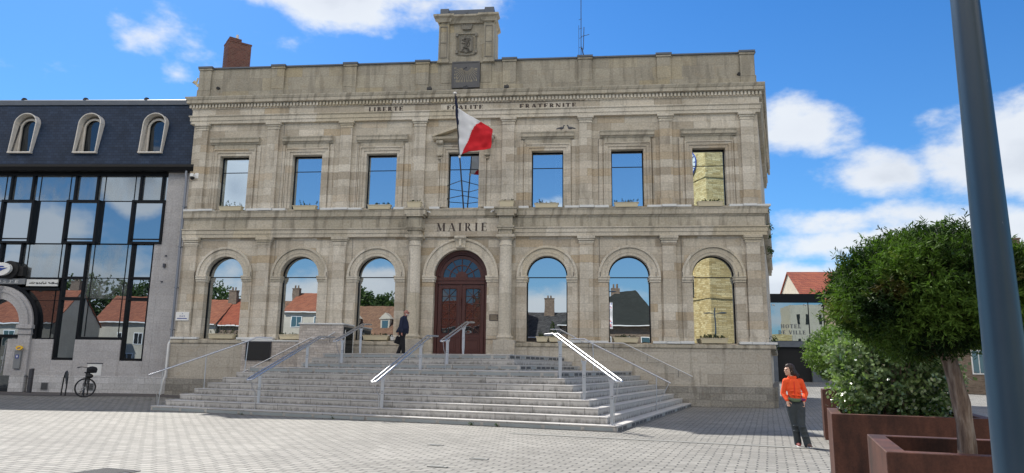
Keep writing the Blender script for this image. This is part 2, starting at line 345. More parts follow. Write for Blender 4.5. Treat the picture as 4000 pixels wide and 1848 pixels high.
tiles('russet_tile', (.34, .065, .028), (.50, .125, .05), .2, .3)
tiles('brown_tile', (.17, .09, .05), (.30, .17, .09))
tiles('black_tile', (.02, .02, .022), (.09, .09, .09), .22, .26, (.008, .008, .008))
def bark():
    m, t, b = mat('bark'); p, _ = wpos(t, 'xyz'); n = NZ(t, mp(t, p, (14, 14, 2.2)), 2, 8, .65)
    t.links.new(RAMP(t, n, [(.3, (.05, .030, .024)), (.5, (.17, .125, .10)), (.7, (.36, .31, .27))]), b.inputs['Base Color']); b.inputs['Roughness'].default_value = .9; bump(t, b, n, .8, .02)
bark()
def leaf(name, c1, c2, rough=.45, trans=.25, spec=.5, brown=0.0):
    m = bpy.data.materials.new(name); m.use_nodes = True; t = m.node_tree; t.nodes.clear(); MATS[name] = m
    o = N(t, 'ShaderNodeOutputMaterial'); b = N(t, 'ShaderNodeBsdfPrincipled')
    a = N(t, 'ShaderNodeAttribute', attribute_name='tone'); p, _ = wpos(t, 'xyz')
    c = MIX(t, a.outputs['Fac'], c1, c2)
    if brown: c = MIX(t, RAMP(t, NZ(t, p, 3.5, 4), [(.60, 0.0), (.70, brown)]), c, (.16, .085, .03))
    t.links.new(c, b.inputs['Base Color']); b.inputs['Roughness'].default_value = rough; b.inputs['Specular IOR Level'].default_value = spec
    tl = N(t, 'ShaderNodeBsdfTranslucent'); t.links.new(MIX(t, 1.0, c, (1.3, 1.6, .6), 'MULTIPLY'), tl.inputs[0]); mx = N(t, 'ShaderNodeMixShader', i_0=trans)
    t.links.new(b.outputs[0], mx.inputs[1]); t.links.new(tl.outputs[0], mx.inputs[2]); t.links.new(mx.outputs[0], o.inputs[0])
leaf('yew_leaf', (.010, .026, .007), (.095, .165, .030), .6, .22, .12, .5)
leaf('yew_bright', (.05, .10, .018), (.16, .25, .045), .5, .3, .4)
leaf('laurel_leaf', (.055, .10, .035), (.24, .32, .15), .30, .25, .8)
leaf('tree_leaf', (.020, .045, .012), (.070, .115, .030), .6, .3, .3)
leaf('box_plant', (.03, .05, .02), (.09, .11, .05), .6, .2, .3)

# ------------------------------------------------------------------ mesh builder
class MB:
    def __init__(s): s.v = []; s.f = []; s.cut = []
    def add(s, vs, fs):
        o = len(s.v); s.cut.append((o, len(s.f))); s.v += [tuple(p) for p in vs]; s.f += [tuple(i+o for i in f) for f in fs]; return s
    def box(s, x0, x1, y0, y1, z0, z1):
        return s.add([(x0, y0, z0), (x1, y0, z0), (x1, y1, z0), (x0, y1, z0), (x0, y0, z1), (x1, y0, z1), (x1, y1, z1), (x0, y1, z1)],
                     [(0, 3, 2, 1), (4, 5, 6, 7), (0, 1, 5, 4), (1, 2, 6, 5), (2, 3, 7, 6), (3, 0, 4, 7)])
    def prism(s, poly, z0, z1):                       # polygon in xy (ccw), extruded in z
        n = len(poly)
        return s.add([(x, y, z0) for x, y in poly]+[(x, y, z1) for x, y in poly],
                     [tuple(reversed(range(n))), tuple(range(n, 2*n))]+[(i, (i+1) % n, n+(i+1) % n, n+i) for i in range(n)])
    def slab(s, poly, y0, y1):                        # polygon in xz, extruded in y (y0 front)
        n = len(poly)
        return s.add([(x, y0, z) for x, z in poly]+[(x, y1, z) for x, z in poly],
                     [tuple(range(n)), tuple(reversed(range(n, 2*n)))]+[(i, n+i, n+(i+1) % n, (i+1) % n) for i in range(n)])
    def hexa(s, p8):
        return s.add(p8, [(0, 3, 2, 1), (4, 5, 6, 7), (0, 1, 5, 4), (1, 2, 6, 5), (2, 3, 7, 6), (3, 0, 4, 7)])
    def profile_x(s, prof, x0, x1):                   # closed profile in (y,z), extruded along x
        n = len(prof)
        return s.add([(x0, y, z) for y, z in prof]+[(x1, y, z) for y, z in prof],
                     [tuple(reversed(range(n))), tuple(range(n, 2*n))]+[(i, (i+1) % n, n+(i+1) % n, n+i) for i in range(n)])
    def sweep(s, prof, path):                         # profile (out, z) swept along xy path; out is to the right of travel; mitred
        P = [Vector((p[0], p[1])) for p in path]; rows = []
        for i, p in enumerate(P):
            d0 = (P[i]-P[i-1]).normalized() if i else (P[1]-P[0]).normalized()
            d1 = (P[i+1]-P[i]).normalized() if i < len(P)-1 else d0
            n0 = Vector((d0.y, -d0.x)); n1 = Vector((d1.y, -d1.x)); m = (n0+n1).normalized(); k = 1/max(.3, m.dot(n0))
            rows.append([(p.x+m.x*o*k, p.y+m.y*o*k, z) for o, z in prof])
        n = len(prof); vs = [q for r in rows for q in r]; fs = []
        for i in range(len(rows)-1):
            for j in range(n): a = i*n+j; b = i*n+(j+1) % n; fs.append((a, b, b+n, a+n))
        fs.append(tuple(reversed(range(n)))); fs.append(tuple(range((len(rows)-1)*n, len(rows)*n)))
        return s.add(vs, fs)
    def tube(s, pts, r, n=10, cap=True):
        pts = [Vector(p) for p in pts]; rr = r if isinstance(r, (list, tuple)) else [r]*len(pts); rows = []
        prev = None
        for i, p in enumerate(pts):
            d = (pts[min(i+1, len(pts)-1)]-pts[max(i-1, 0)]).normalized()
            if prev is None:
                a = Vector((0, 0, 1)) if abs(d.z) < .9 else Vector((1, 0, 0)); u = d.cross(a).normalized()
            else: u = (prev-d*prev.dot(d)).normalized()
            prev = u; w = d.cross(u)
            rows.append([p+(u*math.cos(2*math.pi*k/n)+w*math.sin(2*math.pi*k/n))*rr[i] for k in range(n)])
        vs = [q for r_ in rows for q in r_]; fs = []
        for i in range(len(rows)-1):
            for k in range(n): a = i*n+k; b = i*n+(k+1) % n; fs.append((a, b, b+n, a+n))
        if cap: fs.append(tuple(reversed(range(n)))); fs.append(tuple(range((len(rows)-1)*n, len(rows)*n)))
        return s.add(vs, fs)
    def lathe(s, prof, c=(0, 0, 0), n=24):            # prof: (r,z)
        vs = []; m = len(prof)
        for k in range(n):
            a = 2*math.pi*k/n
            vs += [(c[0]+r*math.cos(a), c[1]+r*math.sin(a), c[2]+z) for r, z in prof]
        fs = [(k*m+j, ((k+1) % n)*m+j, ((k+1) % n)*m+j+1, k*m+j+1) for k in range(n) for j in range(m-1)]
        fs.append(tuple(((n-1-k) % n)*m for k in range(n))); fs.append(tuple(k*m+m-1 for k in range(n)))
        return s.add(vs, fs)
    def ell(s, c, r, nu=14, nv=9):
        if isinstance(r, (int, float)): r = (r, r, r)
        vs = [(c[0], c[1], c[2]+r[2])]
        for i in range(1, nv):
            p = math.pi*i/nv
            for j in range(nu): a = 2*math.pi*j/nu; vs.append((c[0]+r[0]*math.sin(p)*math.cos(a), c[1]+r[1]*math.sin(p)*math.sin(a), c[2]+r[2]*math.cos(p)))
        vs.append((c[0], c[1], c[2]-r[2])); fs = [(0, 1+j, 1+(j+1) % nu) for j in range(nu)]
        for i in range(nv-2):
            for j in range(nu): a = 1+i*nu+j; b = 1+i*nu+(j+1) % nu; fs.append((a, a+nu, b+nu, b))
        o = 1+(nv-2)*nu; fs += [(o+j, len(vs)-1, o+(j+1) % nu) for j in range(nu)]
        return s.add(vs, fs)
    def ring(s, cx, cz, r0, r1, y0, y1, a0=0, a1=math.pi, n=28):   # arch ring prism
        for i in range(n):
            a = a0+(a1-a0)*i/n; b = a0+(a1-a0)*(i+1)/n
            q = [(cx+r0*math.cos(a), cz+r0*math.sin(a)), (cx+r1*math.cos(a), cz+r1*math.sin(a)), (cx+r1*math.cos(b), cz+r1*math.sin(b)), (cx+r0*math.cos(b), cz+r0*math.sin(b))]
            vs = [(x, y0, z) for x, z in q]+[(x, y1, z) for x, z in q]
            fs = [(0, 1, 2, 3), (7, 6, 5, 4), (1, 5, 6, 2), (0, 3, 7, 4)]
            if i == 0: fs.append((0, 4, 5, 1))
            if i == n-1: fs.append((3, 2, 6, 7))
            s.add(vs, fs)
        return s
    def archfill(s, x0, x1, z1, cx, zc, r, y0, y1, n=28):          # wall above an arch opening, from zc up to z1
        s.box(x0, cx-r, y0, y1, zc, z1); s.box(cx+r, x1, y0, y1, zc, z1)
        for i in range(n):
            a = math.pi*i/n; b = math.pi*(i+1)/n
            xa, za, xb, zb = cx+r*math.cos(a), zc+r*math.sin(a), cx+r*math.cos(b), zc+r*math.sin(b)
            vs = [(xa, y0, za), (xa, y0, z1), (xb, y0, z1), (xb, y0, zb), (xa, y1, za), (xa, y1, z1), (xb, y1, z1), (xb, y1, zb)]
            s.add(vs, [(0, 1, 2, 3), (7, 6, 5, 4), (0, 3, 7, 4), (1, 5, 6, 2)])
        return s
    def archpane(s, x0, x1, z0, cx, zc, r, y0, y1, n=24):          # filled arch-topped sheet
        poly = [(x0, z0), (x1, z0)]+[(cx+r*math.cos(math.pi*i/n), zc+r*math.sin(math.pi*i/n)) for i in range(n+1)]
        return s.slab(poly, y0, y1)
    def each(s, name, m, parent=None, k=1, **kw):                  # every k consecutive shapes become an object of their own
        c = s.cut[::k]+[(len(s.v), len(s.f))]; out = []
        for (a, fa), (b, fb) in zip(c, c[1:]):
            q = MB(); q.v = s.v[a:b]; q.f = [tuple(i-a for i in f_) for f_ in s.f[fa:fb]]; out.append(q.build(name, m, parent, **kw))
        return out
    def build(s, name, m, parent=None, smooth=False, bevel=0, fix=True):
        me = bpy.data.meshes.new(name); me.from_pydata(s.v, [], s.f); me.materials.append(MATS[m])
        if fix:
            bm = bmesh.new(); bm.from_mesh(me); bmesh.ops.recalc_face_normals(bm, faces=bm.faces); bm.to_mesh(me); bm.free()
        if smooth:
            me.polygons.foreach_set('use_smooth', [True]*len(me.polygons))
            try: me.set_sharp_from_angle(angle=R(40))
            except Exception: pass
        o = bpy.data.objects.new(name, me); COL.objects.link(o)
        if parent: o.parent = parent
        if bevel:
            b = o.modifiers.new('bevel', 'BEVEL'); b.width = bevel; b.segments = 1; b.limit_method = 'ANGLE'; b.angle_limit = R(50)
        return o
def tag(o, label=None, cat=None, group=None, kind=None):
    if label: o['label'] = label
    if cat: o['category'] = cat
    if group: o['group'] = group
    if kind: o['kind'] = kind
    return o
def thing(name, loc=(0, 0, 0), rz=0, label=None, cat=None, group=None):
    o = bpy.data.objects.new(name, None); o.empty_display_size = .3; COL.objects.link(o); o.location = loc; o.rotation_euler = (0, 0, rz)
    return tag(o, label, cat, group)
def copy_tree(o, parent=None):
    kids = list(o.children); c = o.copy(); COL.objects.link(c); c.parent = parent
    for k in kids: copy_tree(k, c)
    return c

# ------------------------------------------------------------------ lettering (strokes; serif or plain)
def glyph(ch, T=.17, t=.06, serif=True):
    L = []                     # quads and arc strips as polygons in unit cell (height 1)
    def ln(x0, y0, x1, y1, w):
        dx, dy = x1-x0, y1-y0; d = math.hypot(dx, dy); nx, ny = -dy/d*w/2, dx/d*w/2
        if abs(dy) > abs(dx): nx, ny = w/2, 0
        else: nx, ny = 0, w/2
        L.append([(x0-nx, y0-ny), (x0+nx, y0+ny), (x1+nx, y1+ny), (x1-nx, y1-ny)])
    def sf(x, y, w=.30):
        if serif: L.append([(x-w/2, y-.0), (x+w/2, y-.0), (x+w/2, y+.05), (x-w/2, y+.05)])
    def arc(cx, cy, rx, ry, a0, a1, wmax, wmin, n=12):
        for i in range(n):
            a = R(a0+(a1-a0)*i/n); b = R(a0+(a1-a0)*(i+1)/n)
            wa = wmin+(wmax-wmin)*abs(math.cos(a)); wb = wmin+(wmax-wmin)*abs(math.cos(b))
            L.append([(cx+(rx-wa)*math.cos(a), cy+(ry-wa*.6)*math.sin(a)), (cx+rx*math.cos(a), cy+ry*math.sin(a)), (cx+rx*math.cos(b), cy+ry*math.sin(b)), (cx+(rx-wb)*math.cos(b), cy+(ry-wb*.6)*math.sin(b))])
    w = .7
    if ch == 'I': ln(.2, 0, .2, 1, T); sf(.2, 0); sf(.2, .95); w = .4
    elif ch == 'L': ln(.2, 0, .2, 1, T); sf(.2, .95); sf(.2, 0); ln(.2, t/2, .62, t/2, t); ln(.60, 0, .62, .22, t); w = .68
    elif ch == 'E' or ch == 'F':
        ln(.2, 0, .2, 1, T); sf(.2, 0); ln(.05, 1-t/2, .62, 1-t/2, t); ln(.6, .80, .6, 1, t); ln(.2, .52, .5, .52, t); ln(.5, .42, .5, .62, t)
        if ch == 'E': ln(.05, t/2, .65, t/2, t); ln(.63, 0, .65, .22, t)
        w = .72
    elif ch == 'T': ln(.36, 0, .36, 1, T); sf(.36, 0); ln(.03, 1-t/2, .69, 1-t/2, t); ln(.05, .78, .05, 1, t); ln(.67, .78, .67, 1, t); w = .74
    elif ch == 'B': ln(.2, 0, .2, 1, T); arc(.32, .75, .30, .25, -90, 90, T, t); arc(.34, .27, .34, .27, -90, 90, T, t); ln(.05, 1-t/2, .33, 1-t/2, t); ln(.05, t/2, .36, t/2, t); ln(.2, .51, .34, .51, t); w = .74
    elif ch == 'P': ln(.2, 0, .2, 1, T); sf(.2, 0); arc(.32, .73, .33, .27, -90, 90, T, t); ln(.05, 1-t/2, .33, 1-t/2, t); ln(.2, .48, .34, .48, t); w = .7
    elif ch == 'R': ln(.2, 0, .2, 1, T); sf(.2, 0); arc(.32, .74, .31, .26, -90, 90, T, t); ln(.05, 1-t/2, .33, 1-t/2, t); ln(.2, .50, .34, .50, t); ln(.40, .5, .66, .02, T); sf(.70, 0, .2); w = .82
    elif ch == 'D': ln(.2, 0, .2, 1, T); arc(.32, .5, .45, .5, -90, 90, T, t); ln(.05, 1-t/2, .33, 1-t/2, t); ln(.05, t/2, .34, t/2, t); w = .84
    elif ch == 'O': arc(.42, .5, .40, .52, 0, 360, T, t, 28); w = .88
    elif ch == 'G': arc(.42, .5, .40, .52, 55, 320, T, t, 22); ln(.68, .08, .68, .45, T); sf(.68, .42); w = .86
    elif ch == 'A': ln(.06, 0, .36, 1, t); ln(.36, 1, .68, 0, T); ln(.18, .33, .56, .33, t); sf(.06, 0, .24); sf(.68, 0); w = .8
    elif ch == 'V': ln(.08, 1, .38, 0, T); ln(.38, 0, .68, 1, t); sf(.08, .95, .28); sf(.68, .95, .22); w = .78
    elif ch == 'N': ln(.12, 0, .12, 1, t); ln(.12, 1, .66, 0, T); ln(.66, 0, .66, 1, t); sf(.12, 0, .24); sf(.06, .95, .2); sf(.66, .95, .24); w = .82
    elif ch == 'M': ln(.12, 0, .12, 1, t); ln(.14, 1, .45, .05, T); ln(.45, .05, .78, 1, t); ln(.80, 0, .80, 1, T); sf(.12, 0, .24); sf(.80, 0, .3); sf(.08, .95, .2); sf(.82, .95, .28); w = 1.0
    elif ch == 'H': ln(.2, 0, .2, 1, T); ln(.68, 0, .68, 1, T); ln(.2, .5, .68, .5, t); [sf(a, b) for a in (.2, .68) for b in (0, .95)]; w = .88
    elif ch == 'S': arc(.34, .74, .28, .26, 30, 270, T*.8, t*1.2); arc(.34, .26, .28, .26, -150, 90, T*.8, t*1.2); w = .68
    elif ch == 'X': ln(.08, 1, .6, 0, T*.8); ln(.08, 0, .6, 1, t); w = .7
    elif ch == 'C': arc(.42, .5, .40, .52, 45, 315, T, t, 22); w = .8
    elif ch == '1': ln(.25, 0, .25, 1, T); w = .45
    elif ch == ' ': w = .5
    return L, w
def text(mb, s, x0, x1, z0, z1, y, depth=.01, serif=True, T=.17, t=.06, gap=.14, slant=0):
    gl = [glyph(c, T, t, serif) for c in s]; tot = sum(g[1] for g in gl)+gap*(len(s)-1); sx = (x1-x0)/tot; h = z1-z0; x = x0
    for k, (polys, w) in enumerate(gl):
        for i, p in enumerate(polys):
            yy = y-.0004*(i % 5)
            q = [(x+(px+slant*pz)*sx, z0+pz*h) for px, pz in p]
            mb.add([(a, yy, b) for a, b in q]+[(a, y+depth, b) for a, b in q], [(0, 1, 2, 3), (0, 4, 5, 1), (1, 5, 6, 2), (2, 6, 7, 3), (3, 7, 4, 0)])
        x += (w+gap)*sx
    return mb

# ------------------------------------------------------------------ ground
def sst(a, b, x):
    t = max(0, min(1, (x-a)/(b-a))); return t*t*(3-2*t)
def gz(x, y):
    return .10*sst(-9, -13, x)*sst(-9, -2, y)+.62*sst(14, 23, y)*sst(8, 16, x)*(1-sst(25, 31, x))
def grid_axis(lo, hi, step, far): 
    a = [-far]; a += [lo-(far+lo)*k for k in (.5, .2, .06)]
    n = int((hi-lo)/step); a += [lo+(hi-lo)*i/n for i in range(n+1)]; a += [hi+(far-hi)*k for k in (.06, .2, .5)]; a.append(far); return a
xs = grid_axis(-30, 45, 1.5, 600); ys = grid_axis(-40, 40, 1.5, 600)
g = MB(); g.add([(x, y, gz(x, y)) for y in ys for x in xs], [(j*len(xs)+i, j*len(xs)+i+1, (j+1)*len(xs)+i+1, (j+1)*len(xs)+i) for j in range(len(ys)-1) for i in range(len(xs)-1)])
tag(g.build('ground', 'paving', smooth=True), kind='structure')
g = MB(); xa = [-32+i*1.0 for i in range(23)]; yr = [-2.3, -1.5, -.9, -.3, .4]
g.add([(x, y+(x+12)*.057-(.5 if j == 0 else 0)*math.sin(x*.7), gz(x, y)+.006) for j, y in enumerate(yr) for x in xa], [(j*23+i, j*23+i+1, (j+1)*23+i+1, (j+1)*23+i) for j in range(4) for i in range(22)])
tag(g.build('pavement', 'asphalt', smooth=True), kind='structure')
def strip(name, p0, p1, w, m):
    d = (Vector(p1)-Vector(p0)).normalized(); n = Vector((-d.y, d.x))*w/2; a, b = Vector(p0), Vector(p1)
    k = 14; v = []
    for i in range(k+1):
        c = a.lerp(b, i/k)
        for s in (-1, 1): q = c+n*s; v.append((q.x, q.y, gz(q.x, q.y)+.008))
    return tag(MB().add(v, [(2*i, 2*i+1, 2*i+3, 2*i+2) for i in range(k)]).build(name, m), kind='structure')
strip('drainage_channel', (3.5, -12.95), (11.5, -15.25), .22, 'smooth_slab')

# ------------------------------------------------------------------ town hall
HALL = thing('town_hall', (0, 0, 0), 0, 'long pale limestone town hall with MAIRIE carved over its arched doorway', 'town hall')
WX = [-10.354, -6.987, -3.62, 0, 3.62, 6.987, 10.354]
PX = [-11.93, -8.6, -5.24, -1.94, 1.94, 5.24, 8.6, 11.93]
HW = 12.4
def jit(a): return random.uniform(-a, a)
# core volume behind the front skin; the east side flares outwards
core = MB(); core.prism([(-HW, .62), (HW+.16, .62), (15.86, 13), (-HW, 13)], 0, 14.0); core.build('main_wall', 'ashlar', HALL)
def seg(mb, x0, x1, y0, y1, z0, z1): mb.box(x0, x1, y0, y1, z0, z1)
f = MB()
# lower storey front skin, y 0..0.6
edges = [-HW]
for i, c in enumerate(WX):
    r = .845 if i != 3 else 1.125
    x0 = -HW if i == 0 else (WX[i-1]+c)/2; x1 = HW if i == 6 else (WX[i+1]+c)/2
    zb = 2.45 if i != 3 else 2.0; zs = 5.15
    seg(f, x0, c-r, 0, .6, zb, zs); seg(f, c+r, x1, 0, .6, zb, zs)
    f.archfill(x0, x1, 7.2, c, zs, r, 0, .6)
    # upper storey
    w = .675; seg(f, x0, c-w, 0, .6, 7.2, 12.7); seg(f, c+w, x1, 0, .6, 7.2, 12.7)
    seg(f, c-w, c+w, 0, .6, 7.2, 8.08); seg(f, c-w, c+w, 0, .6, 10.54, 12.7)
    if i != 3: seg(f, x0, x1, 0, .6, 2.0, 2.45)
seg(f, -HW, -1.125, 0, .6, 0, 2.0); seg(f, 1.125, HW, 0, .6, 0, 2.0)
f.build('facade_wall', 'ashlar', HALL)
# plinth
SIDE = Vector((3.46, 12.4)).normalized()
def eastpt(y, out=0): return (HW+SIDE.x/SIDE.y*y+out, y)
p = MB()
for a, b in ((-HW-.0, -2.36), (2.36, HW)):
    p.box(a, b, -.20, 0, .78, 2.23)
p.build('plinth_wall', 'plinth_stone', HALL)
p = MB()
for a, b in ((-HW-.04, -2.36), (2.36, HW+.05)): p.box(a, b, -.245, 0, 0, .78)
p.build('rough_plinth', 'rough_base', HALL, bevel=.01)
p = MB(); prof = [(0, 2.23), (.205, 2.23), (.25, 2.27), (.25, 2.38), (.22, 2.405), (0, 2.405)]
p.sweep(prof, [(-HW, 0), (-2.36, 0)]); p.sweep(prof, [(2.36, 0), (HW, 0), (15.86, 12.98)]); p.build('plinth_cap', 'weathered', HALL)
p = MB(); p.sweep([(0, 0), (.24, 0), (.24, .78), (0, .78)], [(HW, .02), (15.86, 12.96)]); p.build('side_plinth', 'rough_base', HALL)
p = MB()
for i in (0, 1, 2, 4, 5, 6, 7):
    pass
for x0, x1 in [(-HW-.02, -11.22), (-9.48, -7.86), (-6.1, -4.5), (4.5, 6.1), (7.86, 9.48), (11.22, HW+.26)]:
    n = 2 if x1-x0 < 1.3 else 3
    for k in range(n):
        a = x0+(x1-x0)*k/n; b = x0+(x1-x0)*(k+1)/n; p.box(a+.006, b-.006, -.27+jit(.02), -.0, 2.42, 2.52+jit(.012))
p.each('sill_slab', 'white_slab', HALL, bevel=.006)
# lower pilasters with base and cap
for x in PX:
    if abs(x) < 2: continue
    m = MB(); m.box(x-.27, x+.27, -.16, 0, 2.75, 6.47); m.box(x-.31, x+.31, -.20, 0, 2.52, 2.70); m.box(x-.29, x+.29, -.18, 0, 2.70, 2.75)
    m.box(x-.29, x+.29, -.18, 0, 6.44, 6.50); m.build('pilaster', 'ashlar', HALL, bevel=.006)
    m = MB(); m.box(x-.31, x+.31, -.20, 0, 6.50, 6.60); m.box(x-.34, x+.34, -.24, 0, 6.60, 6.68); m.box(x-.37, x+.37, -.28, 0, 6.68, 6.81); m.build('pilaster_cap', 'ashlar_trim', HALL, bevel=.012)
# imposts, jamb strips and archivolts
for i, c in enumerate(WX):
    r = .845 if i != 3 else 1.125; ro = 1.265 if i != 3 else 1.60
    j = MB(); t_ = MB(); a = MB()
    zb = 2.45 if i != 3 else 2.55
    for s in (-1, 1):
        e0, e1 = c+s*r, c+s*(r+.42 if i != 3 else r+.5)
        lo, hi = min(e0, e1), max(e0, e1)
        j.box(lo, hi, -.055, .0, zb, 4.89)
        t_.box(lo-(.03 if s > 0 else 0), hi+(.03 if s < 0 else 0), -.09, .28, 4.89, 4.98); t_.box(lo-(.05 if s > 0 else 0), hi+(.05 if s < 0 else 0), -.13, .28, 4.98, 5.08); t_.box(lo-(.06 if s > 0 else 0), hi+(.06 if s < 0 else 0), -.15, .28, 5.08, 5.15)
    a.ring(c, 5.15, r+.002, ro-.10, -.055, .0); a.ring(c, 5.15, ro-.10, ro, -.115, .0); a.ring(c, 5.15, r+.12, r+.15, -.07, .0)
    j.each('jamb', 'ashlar', HALL, bevel=.005); t_.each('impost', 'ashlar_trim', HALL, 3, bevel=.01); a.build('archivolt', 'ashlar_trim', HALL, bevel=.006)
# keystone
k = MB(); k.hexa([(-.19, -.18, 6.30), (.19, -.18, 6.30), (.19, .0, 6.30), (-.19, .0, 6.30), (-.23, -.36, 6.80), (.23, -.36, 6.80), (.23, 0, 6.80), (-.23, 0, 6.80)])
k.tube([(-.24, -.34, 6.74), (.24, -.34, 6.74)], .07); k.tube([(-.20, -.20, 6.36), (.20, -.20, 6.36)], .055); k.box(-.05, .05, -.36, -.1, 6.38, 6.72); k.build('keystone', 'ashlar_trim', HALL, bevel=.01)
# columns flanking the door, on pedestals
for s in (-1, 1):
    x = 1.92*s
    m = MB(); m.box(x-.44, x+.44, -.62, 0, 1.55, 2.50); m.build('pedestal', 'plinth_stone', HALL, bevel=.012)
    m = MB(); m.lathe([(.33, 0), (.33, .06), (.36, .10), (.33, .15), (.29, .18), (.27, .22), (.265, .3), (.27, 1.4), (.245, 3.82), (.245, 3.86), (.27, 3.88), (.27, 3.93), (.245, 3.96), (.245, 4.08), (.30, 4.14), (.33, 4.20)], (x, -.28, 2.50), 28)
    m.build('column', 'ashlar_trim', HALL, smooth=True)
    m = MB(); m.box(x-.385, x+.385, -.62, 0, 6.70, 6.81); m.build('column_cap', 'ashlar_trim', HALL, bevel=.01)
    m = MB(); m.box(x-.27, x+.27, -.52, 0, 6.81, 7.02); m.box(x-.33, x+.33, -.58, 0, 7.02, 7.10); m.box(x-.36, x+.36, -.61, 0, 7.10, 7.19); m.box(x-.28, x+.28, -.50, 0, 7.19, 7.60)
    m.box(x-.36, x+.36, -.60, 0, 7.60, 7.68); m.box(x-.45, x+.45, -.60, 0, 7.68, 7.90); m.box(x-.48, x+.48, -.64, 0, 7.90, 7.97); m.build('entablature_block', 'weathered', HALL, bevel=.01)
# lower architrave, frieze, string course
p = MB()
pr = [(0, 6.81), (.15, 6.81), (.15, 6.97), (.18, 6.97), (.18, 7.12), (.23, 7.15), (.23, 7.19), (0, 7.19)]
for path in ([(-HW, 0), (-2.2, 0)], [(2.2, 0), (HW, 0), (15.86, 12.98)]): p.sweep(pr, path)
p.build('lower_architrave', 'ashlar_trim', HALL)
p = MB(); pr = [(0, 7.19), (.10, 7.19), (.10, 7.62), (0, 7.62)]
for path in ([(-HW, 0), (-2.2, 0)], [(2.2, 0), (HW, 0), (15.86, 12.98)]): p.sweep(pr, path)
p.build('lower_frieze', 'weathered', HALL)
p = MB(); pr = [(0, 7.62), (.12, 7.62), (.15, 7.68), (.21, 7.70), (.22, 7.88), (.26, 7.96), (.26, 7.975), (0, 7.99)]
for path in ([(-HW, 0), (-2.38, 0)], [(2.38, 0), (HW, 0), (15.86, 12.98)], [(-1.46, 0), (1.46, 0)]): p.sweep(pr, path)
p.build('string_course', 'weathered', HALL)
p = MB(); p.box(-1.64, 1.64, -.09, 0, 6.83, 7.62); p.box(-1.66, -1.58, -.15, 0, 6.83, 7.62); p.box(1.58, 1.66, -.15, 0, 6.83, 7.62); p.box(-1.64, 1.64, -.13, -.0, 6.81, 6.90); p.build('name_panel', 'ashlar', HALL)
text(MB(), 'MAIRIE', -1.06, 1.10, 7.05, 7.40, -.096, .006, True, .20, .045, .30).build('lettering', 'letter', HALL, fix=False)
p = MB()
for x0, x1 in [(-HW-.02, -11.05), (-9.55, -7.75), (-6.2, -4.35), (-2.95, -2.42), (-1.4, -.95), (.95, 1.4), (2.42, 2.85), (4.35, 6.2), (7.75, 9.55), (11.05, HW+.3)]:
    n = 1 if x1-x0 < .7 else (2 if x1-x0 < 1.5 else 3)
    for q in range(n):
        a = x0+(x1-x0)*q/n; b = x0+(x1-x0)*(q+1)/n; p.box(a+.006, b-.006, -.29+(.05 if q != 1 else 0), -.01, 7.99, 8.085+jit(.012))
p.each('upper_slab', 'white_slab', HALL, bevel=.006)
# upper pilasters
for x in PX:
    m = MB(); m.box(x-.26, x+.26, -.13, 0, 8.42, 11.72); m.box(x-.30, x+.30, -.17, 0, 8.09, 8.36); m.box(x-.28, x+.28, -.15, 0, 8.36, 8.42); m.build('pilaster', 'ashlar', HALL, bevel=.006)
    m = MB(); m.box(x-.28, x+.28, -.155, 0, 11.72, 11.78); m.box(x-.30, x+.30, -.175, 0, 11.84, 11.92); m.box(x-.27, x+.27, -.14, 0, 11.78, 11.84); m.box(x-.345, x+.345, -.23, 0, 11.92, 12.04); m.build('pilaster_cap', 'ashlar_trim', HALL, bevel=.01)
# window surrounds, hoods, pediment
for i, c in enumerate(WX):
    s = MB()
    for (w0, w1, y) in ((.675, .80, -.03), (.80, .97, -.065), (.93, .985, -.10)):
        s.box(c-w1, c-w0, y, 0, 8.10, 10.54+(w1-.675)); s.box(c+w0, c+w1, y, 0, 8.10, 10.54+(w1-.675)); s.box(c-w0, c+w0, y, 0, 10.54+(w0-.675), 10.54+(w1-.675))
    s.box(c-1.20, c-1.03, -.035, 0, 8.10, 11.00); s.box(c+1.03, c+1.20, -.035, 0, 8.10, 11.00)
    s.build('window_surround', 'ashlar', HALL, bevel=.006)
    h = MB()
    if i != 3:
        h.box(c-.97, c+.97, -.05, 0, 10.86, 11.06)
        h.sweep([(0, 11.06), (.10, 11.06), (.16, 11.12), (.24, 11.14), (.24, 11.25), (.30, 11.32), (.30, 11.35), (0, 11.38)], [(c-1.0, .05), (c-1.0, 0), (c+1.0, 0), (c+1.0, .05)]) if False else h.profile_x([(0, 11.06), (-.08, 11.06), (-.11, 11.12), (-.17, 11.14), (-.17, 11.25), (-.21, 11.32), (-.21, 11.35), (0, 11.39)], c-1.14, c+1.14)
        h.build('window_hood', 'weathered', HALL)
    else:
        h.profile_x([(0, 11.02), (-.12, 11.02), (-.30, 11.08), (-.34, 11.16), (0, 11.18)], -1.32, 1.32)
        for s_ in (-1, 1):
            q = [(s_*1.36, 11.16), (s_*1.36, 11.25), (0, 11.76), (0, 11.62)]
            if s_ > 0: q = q[::-1]
            h.slab(q, -.34, 0)
        h.slab([(-1.2, 11.16), (1.2, 11.16), (0, 11.6)], -.06, 0); h.build('pediment', 'ashlar_trim', HALL)
        for s_ in (-1, 1):
            b = MB(); x = s_*1.03
            b.box(x-.13, x+.13, -.12, 0, 10.35, 11.02); b.tube([(x-.15, -.2, 10.95), (x+.15, -.2, 10.95)], .09); b.tube([(x-.13, -.12, 10.40), (x+.13, -.12, 10.40)], .06); b.tube([(x-.09, -.07, 10.26), (x+.09, -.07, 10.26)], .05)
            b.build('bracket', 'weathered', HALL, bevel=.008)
